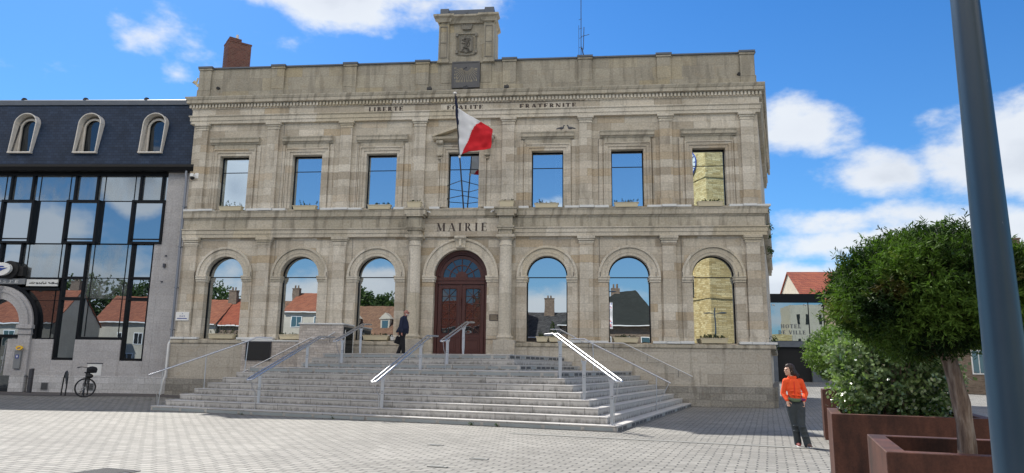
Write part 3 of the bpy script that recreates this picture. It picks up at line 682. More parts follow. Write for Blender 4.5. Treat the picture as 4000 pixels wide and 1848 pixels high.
# upper entablature, dentils, cornice, with east return
EP = [(-HW, .6), (-HW, 0), (HW, 0), (15.86, 12.98)]
MB().sweep([(0, 12.04), (.13, 12.04), (.13, 12.18), (.16, 12.18), (.16, 12.34), (.21, 12.38), (.21, 12.42), (0, 12.42)], EP).build('upper_architrave', 'ashlar_trim', HALL)
MB().sweep([(0, 12.42), (.10, 12.42), (.10, 12.70), (.12, 12.72), (.12, 12.74), (0, 12.74)], EP).build('upper_frieze', 'ashlar', HALL)
d = MB(); d.sweep([(0, 12.74), (.13, 12.74), (.13, 12.95), (0, 12.95)], EP)
x = -HW-.20
while x < HW+.22:
    d.box(x, x+.085, -.22, -.12, 12.78, 12.93); x += .152
yy = .1
while yy < 12.6:
    ex = HW+SIDE.x/SIDE.y*yy; d.box(ex+.12, ex+.22, yy, yy+.085, 12.78, 12.93); yy += .152
d.build('dentil_band', 'ashlar_trim', HALL)
MB().sweep([(0, 12.95), (.22, 12.95), (.25, 12.97), (.31, 12.975), (.31, 13.11), (.335, 13.13), (.38, 13.23), (.38, 13.265), (0, 13.29)], EP).build('cornice', 'weathered', HALL)
text(MB(), 'LIBERTE', -4.30, -2.73, 12.45, 12.655, -.106, .006, True, .25, .12, .16).build('lettering', 'letter', HALL, fix=False)
text(MB(), 'EGALITE', -.79, .82, 12.44, 12.645, -.106, .006, True, .25, .12, .16).build('lettering', 'letter', HALL, fix=False)
text(MB(), 'FRATERNITE', 2.40, 4.86, 12.43, 12.635, -.106, .006, True, .25, .12, .16).build('lettering', 'letter', HALL, fix=False)
MB().box(-4.5, 5.2, -.145, -.12, 12.722, 12.738).build('cable', 'letter', HALL)
# parapet
p = MB(); p.box(-HW, HW, 0, .45, 13.27, 14.70); p.box(-HW-.03, HW+.03, -.05, .0, 13.27, 13.70)
p.prism([(HW-.45, .45), (HW, .45), (15.80, 12.9), (15.35, 12.9)], 13.2, 14.70); p.box(-HW, -HW+.45, .45, 12.9, 13.2, 14.70); p.build('parapet', 'parapet_stone', HALL)
for x in [-12.07]+PX[1:-1]+[12.07]:
    m = MB(); m.box(x-.29, x+.29, -.10, 0, 13.66, 14.62); m.box(x-.32, x+.32, -.14, 0, 14.62, 14.71); m.box(x-.29, x+.29, -.09, 0, 13.2, 13.66); m.build('parapet_pier', 'parapet_stone', HALL, bevel=.008)
    MB().box(x-.34, x+.34, -.17, .5, 14.715, 14.80).build('pier_flashing', 'lead', HALL)
m = MB(); m.box(-HW-.05, -.8, -.07, .5, 14.703, 14.765); m.box(.8, HW+.05, -.07, .5, 14.703, 14.765); m.build('coping', 'lead', HALL)
# central crest block
t_ = MB(); t_.box(-1.05, 1.05, -.06, 1.3, 14.6, 16.55); t_.build('crest_block', 'parapet_stone', HALL)
for s in (-1, 1):
    m = MB(); m.box(s*1.01-.23, s*1.01+.23, -.16, 1.38, 14.72, 16.5); m.box(s*1.01-.26, s*1.01+.26, -.19, 1.4, 14.62, 14.74)
    m.build('crest_pilaster', 'parapet_stone', HALL, bevel=.01)
    m = MB(); x = s*1.01; m.box(x-.17, x-.135, -.185, -.16, 14.85, 16.35); m.box(x+.135, x+.17, -.185, -.16, 14.85, 16.35); m.box(x-.135, x+.135, -.185, -.16, 14.85, 14.89); m.box(x-.135, x+.135, -.185, -.16, 16.31, 16.35); m.box(x-.135, x+.135, -.18, -.16, 15.55, 15.58); m.build('panel_moulding', 'crest_stone', HALL)
m = MB(); m.sweep([(0, 16.48), (.08, 16.48), (.12, 16.58), (.22, 16.68), (.30, 16.72), (.30, 16.80), (0, 16.84)], [(-1.05, 1.4), (-1.05, -.08), (1.05, -.08), (1.05, 1.4)]); m.box(-1.08, 1.08, -.07, 1.4, 16.5, 16.82)
for s in (-1, 1): m.sweep([(0, 16.52), (.06, 16.52), (.12, 16.68), (.22, 16.74), (.22, 16.83), (0, 16.85)], [(s*1.0-.24, .1), (s*1.0-.24, -.2), (s*1.0+.24, -.2), (s*1.0+.24, .1)])
m.build('crest_cornice', 'weathered', HALL)
m = MB(); m.box(-.82, .80, -.14, 1.2, 16.84, 17.14); m.box(-1.20, -.82, -.20, 1.25, 16.84, 17.19); m.box(.80, 1.22, -.20, 1.25, 16.84, 17.21); m.box(-.04, .04, -.17, -.14, 16.95, 17.05); m.build('lead_cap', 'lead', HALL, bevel=.01)
m = MB(); m.box(-1.10, -.62, -.07, 0, 13.7, 14.60); m.box(.66, 1.14, -.07, 0, 13.7, 14.60); m.box(-1.14, -.6, -.12, 0, 14.60, 14.70); m.box(.64, 1.18, -.12, 0, 14.60, 14.70); m.each('dial_pier', 'parapet_stone', HALL, bevel=.01)
# sundial
sd = MB(); sd.box(-.60, .64, -.14, 0, 13.44, 14.66); sdo = sd.build('sundial', 'sundial_slate', HALL)
m = MB(); m.box(-.60, .64, -.16, -.14, 13.44, 13.49); m.box(-.60, .64, -.16, -.14, 14.60, 14.66); m.box(-.60, -.55, -.16, -.14, 13.49, 14.60); m.box(.59, .64, -.16, -.14, 13.49, 14.60); m.build('dial_border', 'sundial_slate', sdo)
m = MB()
for k in range(17):
    a = R(198+k*9.2); c0 = (.05, 14.42); r1 = .20; dx, dz = math.cos(a), math.sin(a)
    r2 = min(.66/max(.01, abs(dz)), .46/max(.01, abs(dx)), .78)
    if r2 < .3: continue
    w = .006; m.slab([(c0[0]+dx*r1-dz*w, c0[1]+dz*r1+dx*w), (c0[0]+dx*r1+dz*w, c0[1]+dz*r1-dx*w), (c0[0]+dx*r2+dz*w, c0[1]+dz*r2-dx*w), (c0[0]+dx*r2-dz*w, c0[1]+dz*r2+dx*w)], -.147, -.141)
for s_, x0, z0 in (('IV', -.50, 14.32), ('V', -.48, 14.17), ('VI', -.50, 14.02), ('VII', -.50, 13.87), ('II', .42, 14.27), ('I', .46, 13.74)): text(m, s_, x0, x0+.045*len(s_)+.02, z0, z0+.075, -.146, .003, True, .2, .09, .1)
text(m, 'VIII IX X XI XII', -.42, .32, 13.70, 13.79, -.146, .003, True, .2, .1, .1)
text(m, 'MDCCCLIX', -.22, .24, 13.57, 13.635, -.146, .003, True, .2, .1, .1) if False else None
m.build('dial_lines', 'gold_line', sdo, fix=False)
MB().tube([(.05, -.14, 14.40), (-.04, -.42, 14.18)], .012).tube([(-.04, -.42, 14.18), (.0, -.14, 14.05)], .006).build('gnomon', 'black_metal', sdo)
# carved coat of arms: shield with rampant beast, chain frame and mural crown
cr = MB(); y0 = -.11
cr.slab([(-.30, 15.22), (-.30, 15.86), (.30, 15.86), (.30, 15.22), (.26, 15.14), (.06, 15.12), (0, 15.06), (-.06, 15.12), (-.26, 15.14)][::-1], y0-.04, -.06)
cro = cr.build('coat_of_arms', 'crest_stone', HALL, bevel=.015)
m = MB()
for k in range(15):
    zz = 15.16+k*.048
    for s in (-1, 1): m.slab([(s*.30, zz), (s*.30, zz+.048), (s*.245, zz+.024)], y0-.055, y0-.03)
for k in range(12):
    xx = -.27+k*.045; m.slab([(xx, 15.86), (xx+.045, 15.86), (xx+.022, 15.81)], y0-.055, y0-.03); m.slab([(xx, 15.15), (xx+.045, 15.15), (xx+.022, 15.20)], y0-.055, y0-.03)
m.build('shield_edge', 'crest_stone', cro)
m = MB()
def lump(pts, r): m.tube([(a, y0-.055, b) for a, b in pts], r, 8)
lump([(.06, 15.74), (.05, 15.60), (.01, 15.48), (-.02, 15.36), (.02, 15.28)], [.045, .075, .06, .05, .06]); m.ell((-.03, y0-.06, 15.74), (.06, .04, .05)); lump([(-.03, 15.74), (-.11, 15.72)], [.04, .02])
lump([(.02, 15.62), (-.10, 15.64), (-.19, 15.70)], [.035, .025, .03]); lump([(.0, 15.54), (-.10, 15.50), (-.18, 15.54)], [.035, .025, .03]); lump([(.0, 15.32), (-.12, 15.32), (-.10, 15.22), (-.19, 15.20)], [.05, .035, .025, .025])
lump([(.04, 15.28), (.12, 15.24), (.08, 15.18), (.16, 15.17)], [.05, .035, .025, .022]); lump([(.03, 15.34), (.13, 15.38), (.17, 15.50), (.12, 15.60), (.18, 15.70), (.14, 15.76)], [.02, .018, .02, .02, .028, .03])
m.build('carved_beast', 'crest_dark', cro, smooth=True)
m = MB()
for x in (-.42, .44):
    for k in range(12): m.ell((x, y0, 15.26+k*.052), (.028 if k % 2 else .016, .03, .032), 8, 6)
    for z in (15.12, 15.92): m.box(x-.055, x+.055, y0-.05, -.06, z-.055, z+.055); m.slab([(x-.065, z+.055), (x, z+.11), (x+.065, z+.055)][::-1], y0-.05, -.06)
for z in (15.98, 15.02):
    for k in range(15): m.ell((-.36+k*.053, y0+.01, z+(.0 if z > 15.5 else .05*abs(k-7)/7-.05)), (.032, .03, .016 if k % 2 else .026), 8, 6)
m.build('chain_frame', 'crest_stone', cro, smooth=True)
m = MB(); m.slab([(-.19, 16.19), (.21, 16.19), (.26, 16.38), (-.24, 16.38)][::-1], -.16, -.06); m.box(-.17, .19, -.19, -.06, 16.17, 16.23)
for k in range(5): m.box(-.235+k*.104, -.165+k*.104, -.17, -.06, 16.38, 16.44)
m.build('mural_crown', 'crest_stone', HALL, bevel=.01)

# windows -----------------------------------------------------------
def upper_window(c, i):
    fr = MB(); y = .26
    for a, b in ((c-.675, c-.63), (c+.63, c+.675)): fr.box(a, b, y, y+.09, 8.08, 10.54)
    fr.box(c-.63, c+.63, y, y+.09, 10.47, 10.54); fr.box(c-.63, c+.63, y, y+.09, 8.08, 8.12); fr.box(c-.63, c+.63, y+.01, y+.08, 9.83, 9.855)
    o = fr.build('window', 'black_frame', HALL, bevel=.003)
    MB().box(c-.63, c+.63, .30, .308, 9.855, 10.47).build('pane', 'upper_glass', o); MB().box(c-.63, c+.63, .30, .308, 8.12, 9.83).build('pane', 'upper_glass', o)
    MB().box(c-.66, c+.66, .585, .60, 8.0, 10.6).build('dark_interior', 'room_dark', o)
    if i in (1, 2, 4, 5):
        q = MB(); xa, xb = (c+.30, c+.62); n = 40; vs = []
        for k in range(n+1):
            x = xa+(xb-xa)*k/n; yy = .47+.03*math.sin(k*1.9); vs += [(x+.05*(k/n-1)*-.0, yy, 8.13), (x, yy, 10.46)]
        q.add(vs, [(2*k, 2*k+2, 2*k+3, 2*k+1) for k in range(n)]); q.build('curtain', 'curtain', o, smooth=True)
    if i == 3:
        q = MB(); n = 90; vs = []
        for k in range(n+1): x = c-.61+1.2*k/n; yy = .47+.035*math.sin(k*1.3)+.01*math.sin(k*3.1); vs += [(x, yy, 8.13), (x, yy, 10.46)]
        q.add(vs, [(2*k, 2*k+2, 2*k+3, 2*k+1) for k in range(n)]); q.build('curtain', 'curtain', o, smooth=True)
def lower_window(c, i):
    fr = MB(); y = .25; r = .845
    for a, b in ((c-r, c-r+.045), (c+r-.045, c+r)): fr.box(a, b, y, y+.09, 2.42, 5.15)
    fr.ring(c, 5.15, r-.045, r, y, y+.09); fr.box(c-r+.045, c+r-.045, y, y+.09, 2.42, 2.47); fr.box(c-r+.045, c+r-.045, y+.01, y+.08, 5.10, 5.135)
    o = fr.build('window', 'black_frame', HALL)
    MB().box(c-r+.045, c+r-.045, .30, .308, 2.47, 5.10).build('pane', 'mirror_glass', o)
    MB().archpane(c-r+.045, c+r-.045, 5.135, c, 5.15, r-.045, .30, .308).build('pane', 'mirror_glass', o)
for i, c in enumerate(WX):
    upper_window(c, i)
    if i != 3: lower_window(c, i)
# entrance door -----------------------------------------------------
D = MB(); y = .22
D.ring(0, 5.15, 1.0, 1.125, y, y+.16); D.ring(0, 5.15, .93, 1.01, y+.05, y+.14)
for s in (-1, 1): D.box(min(s*1.0, s*1.125), max(s*1.0, s*1.125), y, y+.16, 1.85, 5.15)
D.box(-1.0, 1.0, y-.03, y+.14, 4.83, 4.97); D.box(-1.02, 1.02, y-.06, y+.12, 4.97, 5.04); D.box(-1.0, 1.0, y+.0, y+.12, 5.04, 5.12)
DO = D.build('entrance_door', 'door_wood', HALL, bevel=.008)
fl_ = MB(); zc = 5.12
fl_.ring(0, zc, .80, .93, y+.07, y+.13, n=32); fl_.ring(0, zc, .50, .54, y+.08, y+.12, n=24); fl_.slab([(.26*math.cos(math.pi*k/16), zc+.26*math.sin(math.pi*k/16)) for k in range(17)][::-1], y+.06, y+.12)
for k in range(1, 6):
    a = math.pi*k/6; dx, dz = math.cos(a), math.sin(a); w = .016
    fl_.slab([(dx*.24-dz*w, zc+dz*.24+dx*w), (dx*.82-dz*w, zc+dz*.82+dx*w), (dx*.82+dz*w, zc+dz*.82-dx*w), (dx*.24+dz*w, zc+dz*.24-dx*w)], y+.075, y+.12)
fo = fl_.build('fanlight', 'door_wood', DO)
MB().archpane(-.93, .93, zc, 0, zc, .93, y+.125, y+.132).build('fanlight_pane', 'door_glass', DO)
for s in (-1, 1):
    L_ = MB(); x0, x1 = (.03, .98) if s > 0 else (-.98, -.03)
    z0, z1 = 1.87, 4.83; ya, yb = y+.03, y+.10
    wi0, wi1, g0, g1 = x0+.17, x1-.17, 2.78, 4.64
    L_.box(x0, wi0, ya, yb, z0, z1); L_.box(wi1, x1, ya, yb, z0, z1); L_.box(wi0, wi1, ya, yb, g1, z1); L_.box(wi0, wi1, ya, yb, z0, g0)
    L_.box(wi0-.02, wi1+.02, ya-.02, ya, 2.02, 2.05); L_.box(wi0-.02, wi1+.02, ya-.02, ya, 2.50, 2.53); L_.box(wi0-.02, wi0+.01, ya-.02, ya, 2.05, 2.50); L_.box(wi1-.01, wi1+.02, ya-.02, ya, 2.05, 2.50); L_.box(wi0+.06, wi1-.06, ya-.012, ya, 2.11, 2.44)
    for a, b in ((wi0-.03, wi0), (wi1, wi1+.03)): L_.box(a, b, ya-.025, ya, g0-.03, g1+.03)
    L_.box(wi0, wi1, ya-.025, ya, g1, g1+.03); L_.box(wi0, wi1, ya-.025, ya, g0-.03, g0); L_.box(x0, x1, ya-.02, ya, 2.60, 2.66)
    lo_ = L_.build('door_leaf', 'door_wood', DO, bevel=.005)
    gr = MB(); cx = (wi0+wi1)/2; hw = (wi1-wi0)/2; n = 3; hh = (g1-g0)/n/2; w = .011
    gr.box(cx-w, cx+w, ya+.01, yb-.01, g0, g1)
    for k in range(n):
        zc_ = g0+hh*(2*k+1); gr.box(wi0, wi1, ya+.012, yb-.012, zc_-w, zc_+w)
        if k: gr.box(wi0, wi1, ya+.008, yb-.008, zc_-hh-w*1.3, zc_-hh+w*1.3)
        for a in (-1, 1):
            for b in (-1, 1):
                ex, ez = cx+a*hw, zc_+b*hh; gr.tube([(cx, ya+.03, zc_), (ex, ya+.03, ez)], w, 6)
    gr.box(wi0, wi1, ya+.014, yb-.014, g0+(g1-g0)*5/6-.0, g0+(g1-g0)*5/6+.001)
    gr.build('glazing_bars', 'door_wood', lo_)
    MB().box(wi0, wi1, yb-.008, yb, g0, g1).build('pane', 'door_glass', lo_)
    MB().box(s*.06-.012 if s > 0 else -.072, s*.06+.012 if s > 0 else -.048, ya-.05, ya, 3.1, 3.2).build('door_handle', 'bronze', lo_)
MB().box(-.03, .03, y-.02, y+.12, 1.87, 4.83).tube([(0, y-.03, 3.95), (0, y-.03, 4.25)], .03, 8).build('centre_post', 'door_wood', DO, bevel=.005)
MB().box(-1.12, 1.12, .42, .44, 1.85, 6.3).build('dark_interior', 'room_dark', DO)
# chimney
CH = MB(); c, s_ = math.cos(R(42)), math.sin(R(42))
def rotp(cx, cy, pts): return [(cx+a*c-b*s_, cy+a*s_+b*c) for a, b in pts]
CH.prism(rotp(-12.0, 2.9, [(-.62, -.35), (.62, -.35), (.62, .35), (-.62, .35)]) if False else [(-12.68, 2.35), (-12.13, 1.75), (-11.30, 2.45), (-11.85, 3.1)], 14.0, 17.0)
co = CH.build('chimney', 'red_brick', HALL)
MB().prism([(-12.70, 2.35), (-12.12, 1.72), (-11.27, 2.45), (-11.85, 3.12)], 17.0, 17.07).build('chimney_cap', 'red_brick', co)
MB().prism([(-12.62, 2.38), (-12.12, 1.80), (-11.7, 2.2), (-12.2, 2.75)], 17.07, 17.25).build('chimney_cap', 'red_brick', co)
MB().lathe([(.07, 0), (.06, .3)], (-12.0, 2.3, 17.25), 10).build('chimney_pot', 'plaster', co)
# roof antenna
an = MB(); x, y = 5.06, 4
an.tube([(x, y, 14.0), (x+.02, y, 20.3)], .02, 6); an.tube([(x-.10, y, 14.0), (x-.10, y, 18.3)], .012, 6); an.tube([(x+.12, y, 17.0), (x+.16, y, 18.2)], .02, 6)
for z in (16.6, 17.1, 17.6, 18.1, 18.6): an.tube([(x-.10, y, z), (x+.06, y, z+.05)], .01, 5)
an.tube([(x+.02, y, 17.7), (x+.42, y-.1, 17.75)], .014, 5); an.tube([(x+.05, y, 17.1), (x+.16, y, 16.5)], .03, 5)
an.build('radio_mast', 'black_metal', HALL)
# fixtures
m = MB()
for x in (-1.55, .06, 1.85): m.box(x-.10, x+.10, -.36, -.20, 13.30, 13.42); m.tube([(x-.05, -.28, 13.28), (x+.03, -.28, 13.5)], .02, 6)
m.each('floodlight', 'black_metal', HALL, 2); MB().tube([(-1.6, -.25, 13.31), (1.95, -.25, 13.31)], .018, 6).build('conduit', 'dark_steel', HALL)
for x in (-11.42, 11.72): MB().tube([(x, -.10, 13.76), (x, .02, 13.76)], .07, 12).build('rain_outlet', 'black_rubber', HALL)
m = MB()
for x, z0, z1 in ((-8.15, 2.5, 12.0), (-4.72, 2.5, 11.0), (5.78, 2.5, 11.0), (9.1, 2.5, 11.0), (8.02, 8.1, 11.0)): m.tube([(x, -.035, z0), (x+.01, -.035, z1)], .0065, 4)
m.each('cable', 'dark_steel', HALL)
m = MB()
for x in (-11.65, -9.1, -8.1, -5.75, -4.72, -2.5, 2.52, 4.72, 5.80, 8.05, 9.1, 11.3):
    m.tube([(x, -.05, 4.98), (x, -.17, 5.16)], .012, 5); m.tube([(x, -.17, 5.14), (x, -.17, 5.30)], .012, 5)
m.each('iron_hook', 'black_metal', HALL, 2)
m = MB(); m.tube([(-.98+.24*0-.64, -.16, 7.92), (-1.3, -.46, 7.80)], .035, 8); m.tube([(1.4, -.2, 7.92), (1.3, -.46, 7.80)], .035, 8); m.each('spotlight', 'white_paint', HALL)
# weeds in the joints of the east return
def sprigs(mb, cx, cy, cz, n, r, s, tones=None):
    for _ in range(n):
        d = Vector((jit(1), jit(1), jit(1)+.5)).normalized(); q = Vector((cx, cy, cz))+d*random.uniform(0, r)
        a = Vector((jit(1), jit(1), jit(1))).normalized()*s; b = a.cross(Vector((jit(1), jit(1), jit(1))).normalized()).normalized()*s*.45
        mb.add([q-a, q+b, q+a, q-b], [(0, 1, 2, 3)])
        if tones is not None: tones.append(random.random())
    return mb
def leafy(mb, tones, name, m, parent):
    o = mb.build(name, m, parent, fix=False); a = o.data.attributes.new('tone', 'FLOAT', 'FACE')
    if len(tones) != len(o.data.polygons): tones = [random.random() for _ in o.data.polygons]
    a.data.foreach_set('value', tones); return o
m = MB()
for yy, z in ((.3, 7.9), (1.0, 7.3), (1.6, 7.0), (.8, 6.2), (2.5, 6.6), (.2, 2.6), (.5, 2.3), (3.5, 7.8)): ex = HW+SIDE.x/SIDE.y*yy+.2; sprigs(m, ex, yy, z, 50, .22, .05)
leafy(m, [], 'weeds', 'tree_leaf', HALL)

# ------------------------------------------------------------------ staircase, turned 16 degrees to the facade
TH = R(16); CT, ST = math.cos(TH), math.sin(TH)
def st(e, d, z=0): return Vector((CT*e+ST*d, -ST*e+CT*d, z))
def wall_d(e, y=-.22): return (y+ST*e)/CT
SZ = [.14+.17*i for i in range(11)]
SD = [-10.05, -9.70, -9.37, -9.04, -8.70, -8.38, -8.06, -7.74, -5.53, -5.23, -4.93]
SE = [8.97, 8.66, 8.35, 8.04, 7.72, 7.41, 7.10, 6.79, 4.82, 4.52, 4.21]
SL = [-5.44, -5.24, -5.04, -4.80, -4.62, -4.33, -4.08, -3.90, -3.51, -3.30, -3.05]
STAIR = thing('staircase', (0, 0, 0), 0, 'broad angular stone staircase rising in eleven steps to the town hall door', 'staircase')
for i in range(11):
    e0, e1, d = SL[i], SE[i], SD[i]; z0 = 0 if i == 0 else SZ[i-1]-.02
    yy = -.22 if i < 8 else -.05
    poly = [st(e0, d), st(e1, d), st(e1, wall_d(e1, yy)), st(e0, wall_d(e0, yy))]
    m = MB(); m.prism([(p.x, p.y) for p in poly], z0, SZ[i]-.035)
    o_ = .014; poly = [st(e0-.0, d-o_), st(e1+o_, d-o_), st(e1+o_, wall_d(e1+o_, yy)), st(e0-.0, wall_d(e0, yy))]
    m.prism([(p.x, p.y) for p in poly], SZ[i]-.034, SZ[i])
    so_ = m.build('step', 'step_stone', STAIR, bevel=.008)
    if i in (0, 7, 8, 10):
        pl = MB(); pd = MB(); h0, h1 = SZ[i]-.125, SZ[i]-.05
        e = e0+.05; k = 0
        while e < e1-.25:
            w = (1.12, .95, 1.2, .42)[(k+i) % 4]; b = min(e+w, e1-.06)
            q = [st(e+.03, d-.004), st(b-.03, d-.004), st(b-.03, d+.01), st(e+.03, d+.01)]; pl.prism([(p.x, p.y) for p in q], h0, h1)
            for (u, v_) in ((e, e+.012), (b-.012, b)):
                q = [st(u, d-.009), st(v_, d-.009), st(v_, d+.01), st(u, d+.01)]; pd.prism([(p.x, p.y) for p in q], SZ[i-1] if i else 0, SZ[i]-.04)
            e = b+.03; k += 1
        dd = d+.12; dm = MB(); k = 0
        while dd < wall_d(e1)-.35:
            w = .40; q = [st(e1-.01, dd), st(e1+.004, dd), st(e1+.004, dd+w), st(e1-.01, dd+w)]; (dm if k % 5 != 2 else pl).prism([(p.x, p.y) for p in q], h0, h1); dd += w+.09; k += 1
        pl.each('riser_panel', 'panel_grey', so_); pd.each('panel_divider', 'step_stone', so_); dm.each('side_panel', 'panel_dark', so_)
thresh = MB().box(-1.12, 1.12, -.05, .4, 1.5, 1.852).build('threshold', 'plinth_stone', STAIR)
# weeds on the lowest step
m = MB()
for e, n in ((5.3, 60), (6.0, 40), (1.2, 25), (-1.9, 20)): p = st(e, -10.08); sprigs(m, p.x, p.y, .02, n, .09, .02)
tag(leafy(m, [], 'weeds', 'tree_leaf', None), 'small weeds growing along the foot of the lowest stair', 'weeds', kind='stuff')

# ------------------------------------------------------------------ handrails
def off(pts, d, w):                               # shift a path sideways in plan
    n = Vector((-d.y, d.x, 0)).normalized()*w; return [Vector(p)+n for p in pts]
def rail_double(label, low, top, flat, posts, wire_base, d, group=None):
    T = thing('double_handrail', low, 0, label, 'handrail', 'handrails of the staircase'); L = Vector(low)
    pts = [Vector(low), Vector(top), Vector(flat)]
    g = .075; r = .026
    a = off(pts, d, g); b = off(pts, d, -g); mid = (Vector(top)-Vector(low)).normalized()
    lo = [a[0]+mid*.05, a[0]-mid*.02+(b[0]-a[0])*.08, a[0]-mid*.05+(b[0]-a[0])*.3, a[0]-mid*.05+(b[0]-a[0])*.7, b[0]-mid*.02+(a[0]-b[0])*.08, b[0]+mid*.05]
    m = MB(); m.tube([q-L for q in ([a[2], a[1]]+lo+[b[1], b[2]])], r, 10); m.tube([a[2]-L, b[2]-L], r, 8)
    m.build('rail', 'stainless', T, smooth=True)
    n = Vector((-d.y, d.x, 0)).normalized()
    for (bx, tz) in posts:
        B = Vector(bx); h = tz-B.z; m = MB(); w = .05; t2 = .008; dd = Vector((d.x, d.y, 0)).normalized()
        def cross(z, wn, shift=0): c = B+Vector((0, 0, z))+dd*shift-L; return [c-n*wn-dd*t2, c+n*wn-dd*t2, c+n*wn+dd*t2, c-n*wn+dd*t2]
        lv = [(0, .033), (.25, .05), (h*.72, .05), (h*.86, .05), (h*.96, .085)]
        rows = [cross(z, wn) for z, wn in lv]; vs = [p for r_ in rows for p in r_]; fs = [(3, 2, 1, 0), (16, 17, 18, 19)]
        for i in range(4):
            for k in range(4): q = i*4+k; q2 = i*4+(k+1) % 4; fs.append((q, q2, q2+4, q+4))
        m.add(vs, fs)
        for s in (-1, 1): c = B-L; m.tube([c+n*s*.07+Vector((0, 0, h*.93)), c+n*s*g+Vector((0, 0, h+.0))], .012, 6)
        m.box(B.x-L.x-.08, B.x-L.x+.08, B.y-L.y-.05, B.y-L.y+.05, B.z-L.z-.003, B.z-L.z+.008)
        po = m.build('post', 'stainless', T, bevel=.002)
        cc = B-L-dd*(t2+.002)+Vector((0, 0, h*.58)); s_ = MB()
        for a_, b_ in ((-1, -1), (-1, 1), (1, -1), (1, 1)): s_.ell(cc+n*a_*.02+Vector((0, 0, b_*.025)), (.010, .006, .012), 6, 4)
        s_.build('post_emblem', 'dark_steel', po)
    if wire_base:
        wb = Vector(wire_base); m = MB(); e = Vector(low)+mid*.04; c1 = wb+Vector((0, 0, .35))+(e-wb)*.18; c2 = wb+(e-wb)*.62+Vector((0, 0, .06))
        P = [wb, wb.lerp(c1, .5), c1, (c1+c2)/2+(c2-c1)*.0, c2, e]; m.tube([p-L for p in P], .011, 6); m.build('brace', 'stainless', T, smooth=True)
    return T
FL = Vector((ST, CT, 0)); FR = Vector((CT, -ST, 0))
rail_double('double steel handrail left of the staircase centre, beside the brick parapet wall', (-4.46, -9.15, .99), (-3.59, -6.13, 2.34), (-3.4, -5.46, 2.36), [((-4.34, -8.74, .14), 1.13), ((-3.76, -6.71, 1.16), 2.07)], (-4.37, -8.86, .14), FL)
rail_double('double steel handrail in the middle of the lower steps, sloping towards the door', (-.47, -10.24, 1.01), (.36, -7.34, 2.36), (.48, -6.95, 2.36), [((-.35, -9.81, .14), 1.14), ((.22, -7.83, 1.16), 2.10)], (-.38, -9.93, .14), FL)
rail_double('short double handrail on the upper steps right in front of the door', (.56, -6.26, 2.24), (1.09, -4.4, 2.97), (1.18, -4.08, 2.97), [((.66, -5.90, 1.31), 2.33), ((.99, -4.74, 1.84), 2.80)], (.63, -6.0, 1.31), FL)
rail_double('short double handrail on the upper steps between brick wall and the walking man', (-3.42, -5.12, 2.24), (-2.95, -3.48, 2.92), (-2.85, -3.1, 2.92), [((-3.30, -4.72, 1.31), 2.32), ((-2.99, -3.66, 1.84), 2.79)], (-3.33, -4.83, 1.31), FL)
DG = (Vector((4.39, -9.33, 0))-Vector((5.85, -12.13, 0))).normalized()
rail_double('gleaming sunlit double handrail down the right corner of the staircase', (5.92, -12.27, 1.15), (4.33, -9.22, 2.36), (4.07, -8.72, 2.36), [((5.75, -11.94, .14), 1.22), ((5.11, -10.71, .65), 1.66), ((4.47, -9.48, 1.16), 2.20)], (5.80, -12.04, .14), DG)
def rail_single(label, path, posts, wire, group='handrails of the staircase', brackets=()):
    L = Vector(path[0]); T = thing('handrail', L, 0, label, 'handrail', group)
    MB().tube([Vector(p)-L for p in path], .026, 10).build('rail', 'stainless', T, smooth=True)
    for a, b in posts: MB().tube([Vector(a)-L, Vector(b)-L], .016, 8).lathe([(.05, 0), (.05, .008)], Vector(a)-L, 10).build('post', 'stainless', T, smooth=True)
    for P in wire: MB().tube([Vector(p)-L for p in P], .011, 6).build('brace', 'stainless', T, smooth=True)
    for a, b in brackets:
        c = (Vector(a)[0], Vector(a)[1], b[2]); MB().tube([Vector(a)-L, Vector(c)-L, Vector(b)-L], .009, 6).build('bracket', 'dark_steel', T)
    return T
rail_single('long single handrail at the far left edge of the staircase', [(-8.14, -8.21, 1.05), (-5.95, -6.36, 2.17), (-5.74, -6.18, 2.30), (-5.36, -5.86, 2.30)],
            [((-6.9, -7.17, .65), (-6.92, -7.17, 1.64)), ((-5.98, -6.39, 1.16), (-5.95, -6.36, 2.15))],
            [[(-7.9, -8.0, .14), (-7.92, -8.03, .45), (-7.99, -8.09, .75), (-8.12, -8.19, 1.03)], [(-7.88, -7.99, .14), (-7.86, -7.98, .6), (-7.84, -7.96, 1.18)]])
rail_single('single dark handrail along the right flank of the staircase', [(7.82, -5.99, 1.00), (5.41, -5.3, 2.22), (5.15, -5.22, 2.38), (4.71, -5.09, 2.39)],
            [((7.38, -5.86, .14), (7.40, -5.86, 1.19)), ((5.44, -5.3, 1.16), (5.41, -5.3, 2.2))], [[(7.40, -5.87, .14), (7.52, -5.9, .5), (7.78, -5.98, 1.0)]])
rail_single('handrail fixed along the plinth wall under the right hand windows', [(9.33, -.4, 1.15), (6.68, -.4, 2.42), (5.14, -.4, 2.43), (4.17, -.4, 2.94), (3.79, -.4, 2.94)], [], [],
            brackets=[((8.8, -.4, 1.39), (8.8, -.2, 1.15)), ((7.6, -.4, 1.97), (7.6, -.2, 1.72)), ((6.3, -.4, 2.40), (6.3, -.2, 2.15)), ((5.3, -.4, 2.40), (5.3, -.2, 2.18))])
rail_single('handrail fixed to the pale brick wall left of the entrance', [(-8.38, -1.75, 1.06), (-5.64, -1.75, 2.46), (-5.1, -1.75, 2.42), (-4.64, -1.75, 2.70)], [], [],
            brackets=[((-4.85, -1.75, 2.56), (-4.85, -1.6, 2.3)), ((-6.1, -1.75, 2.22), (-6.1, -1.6, 2.0))])

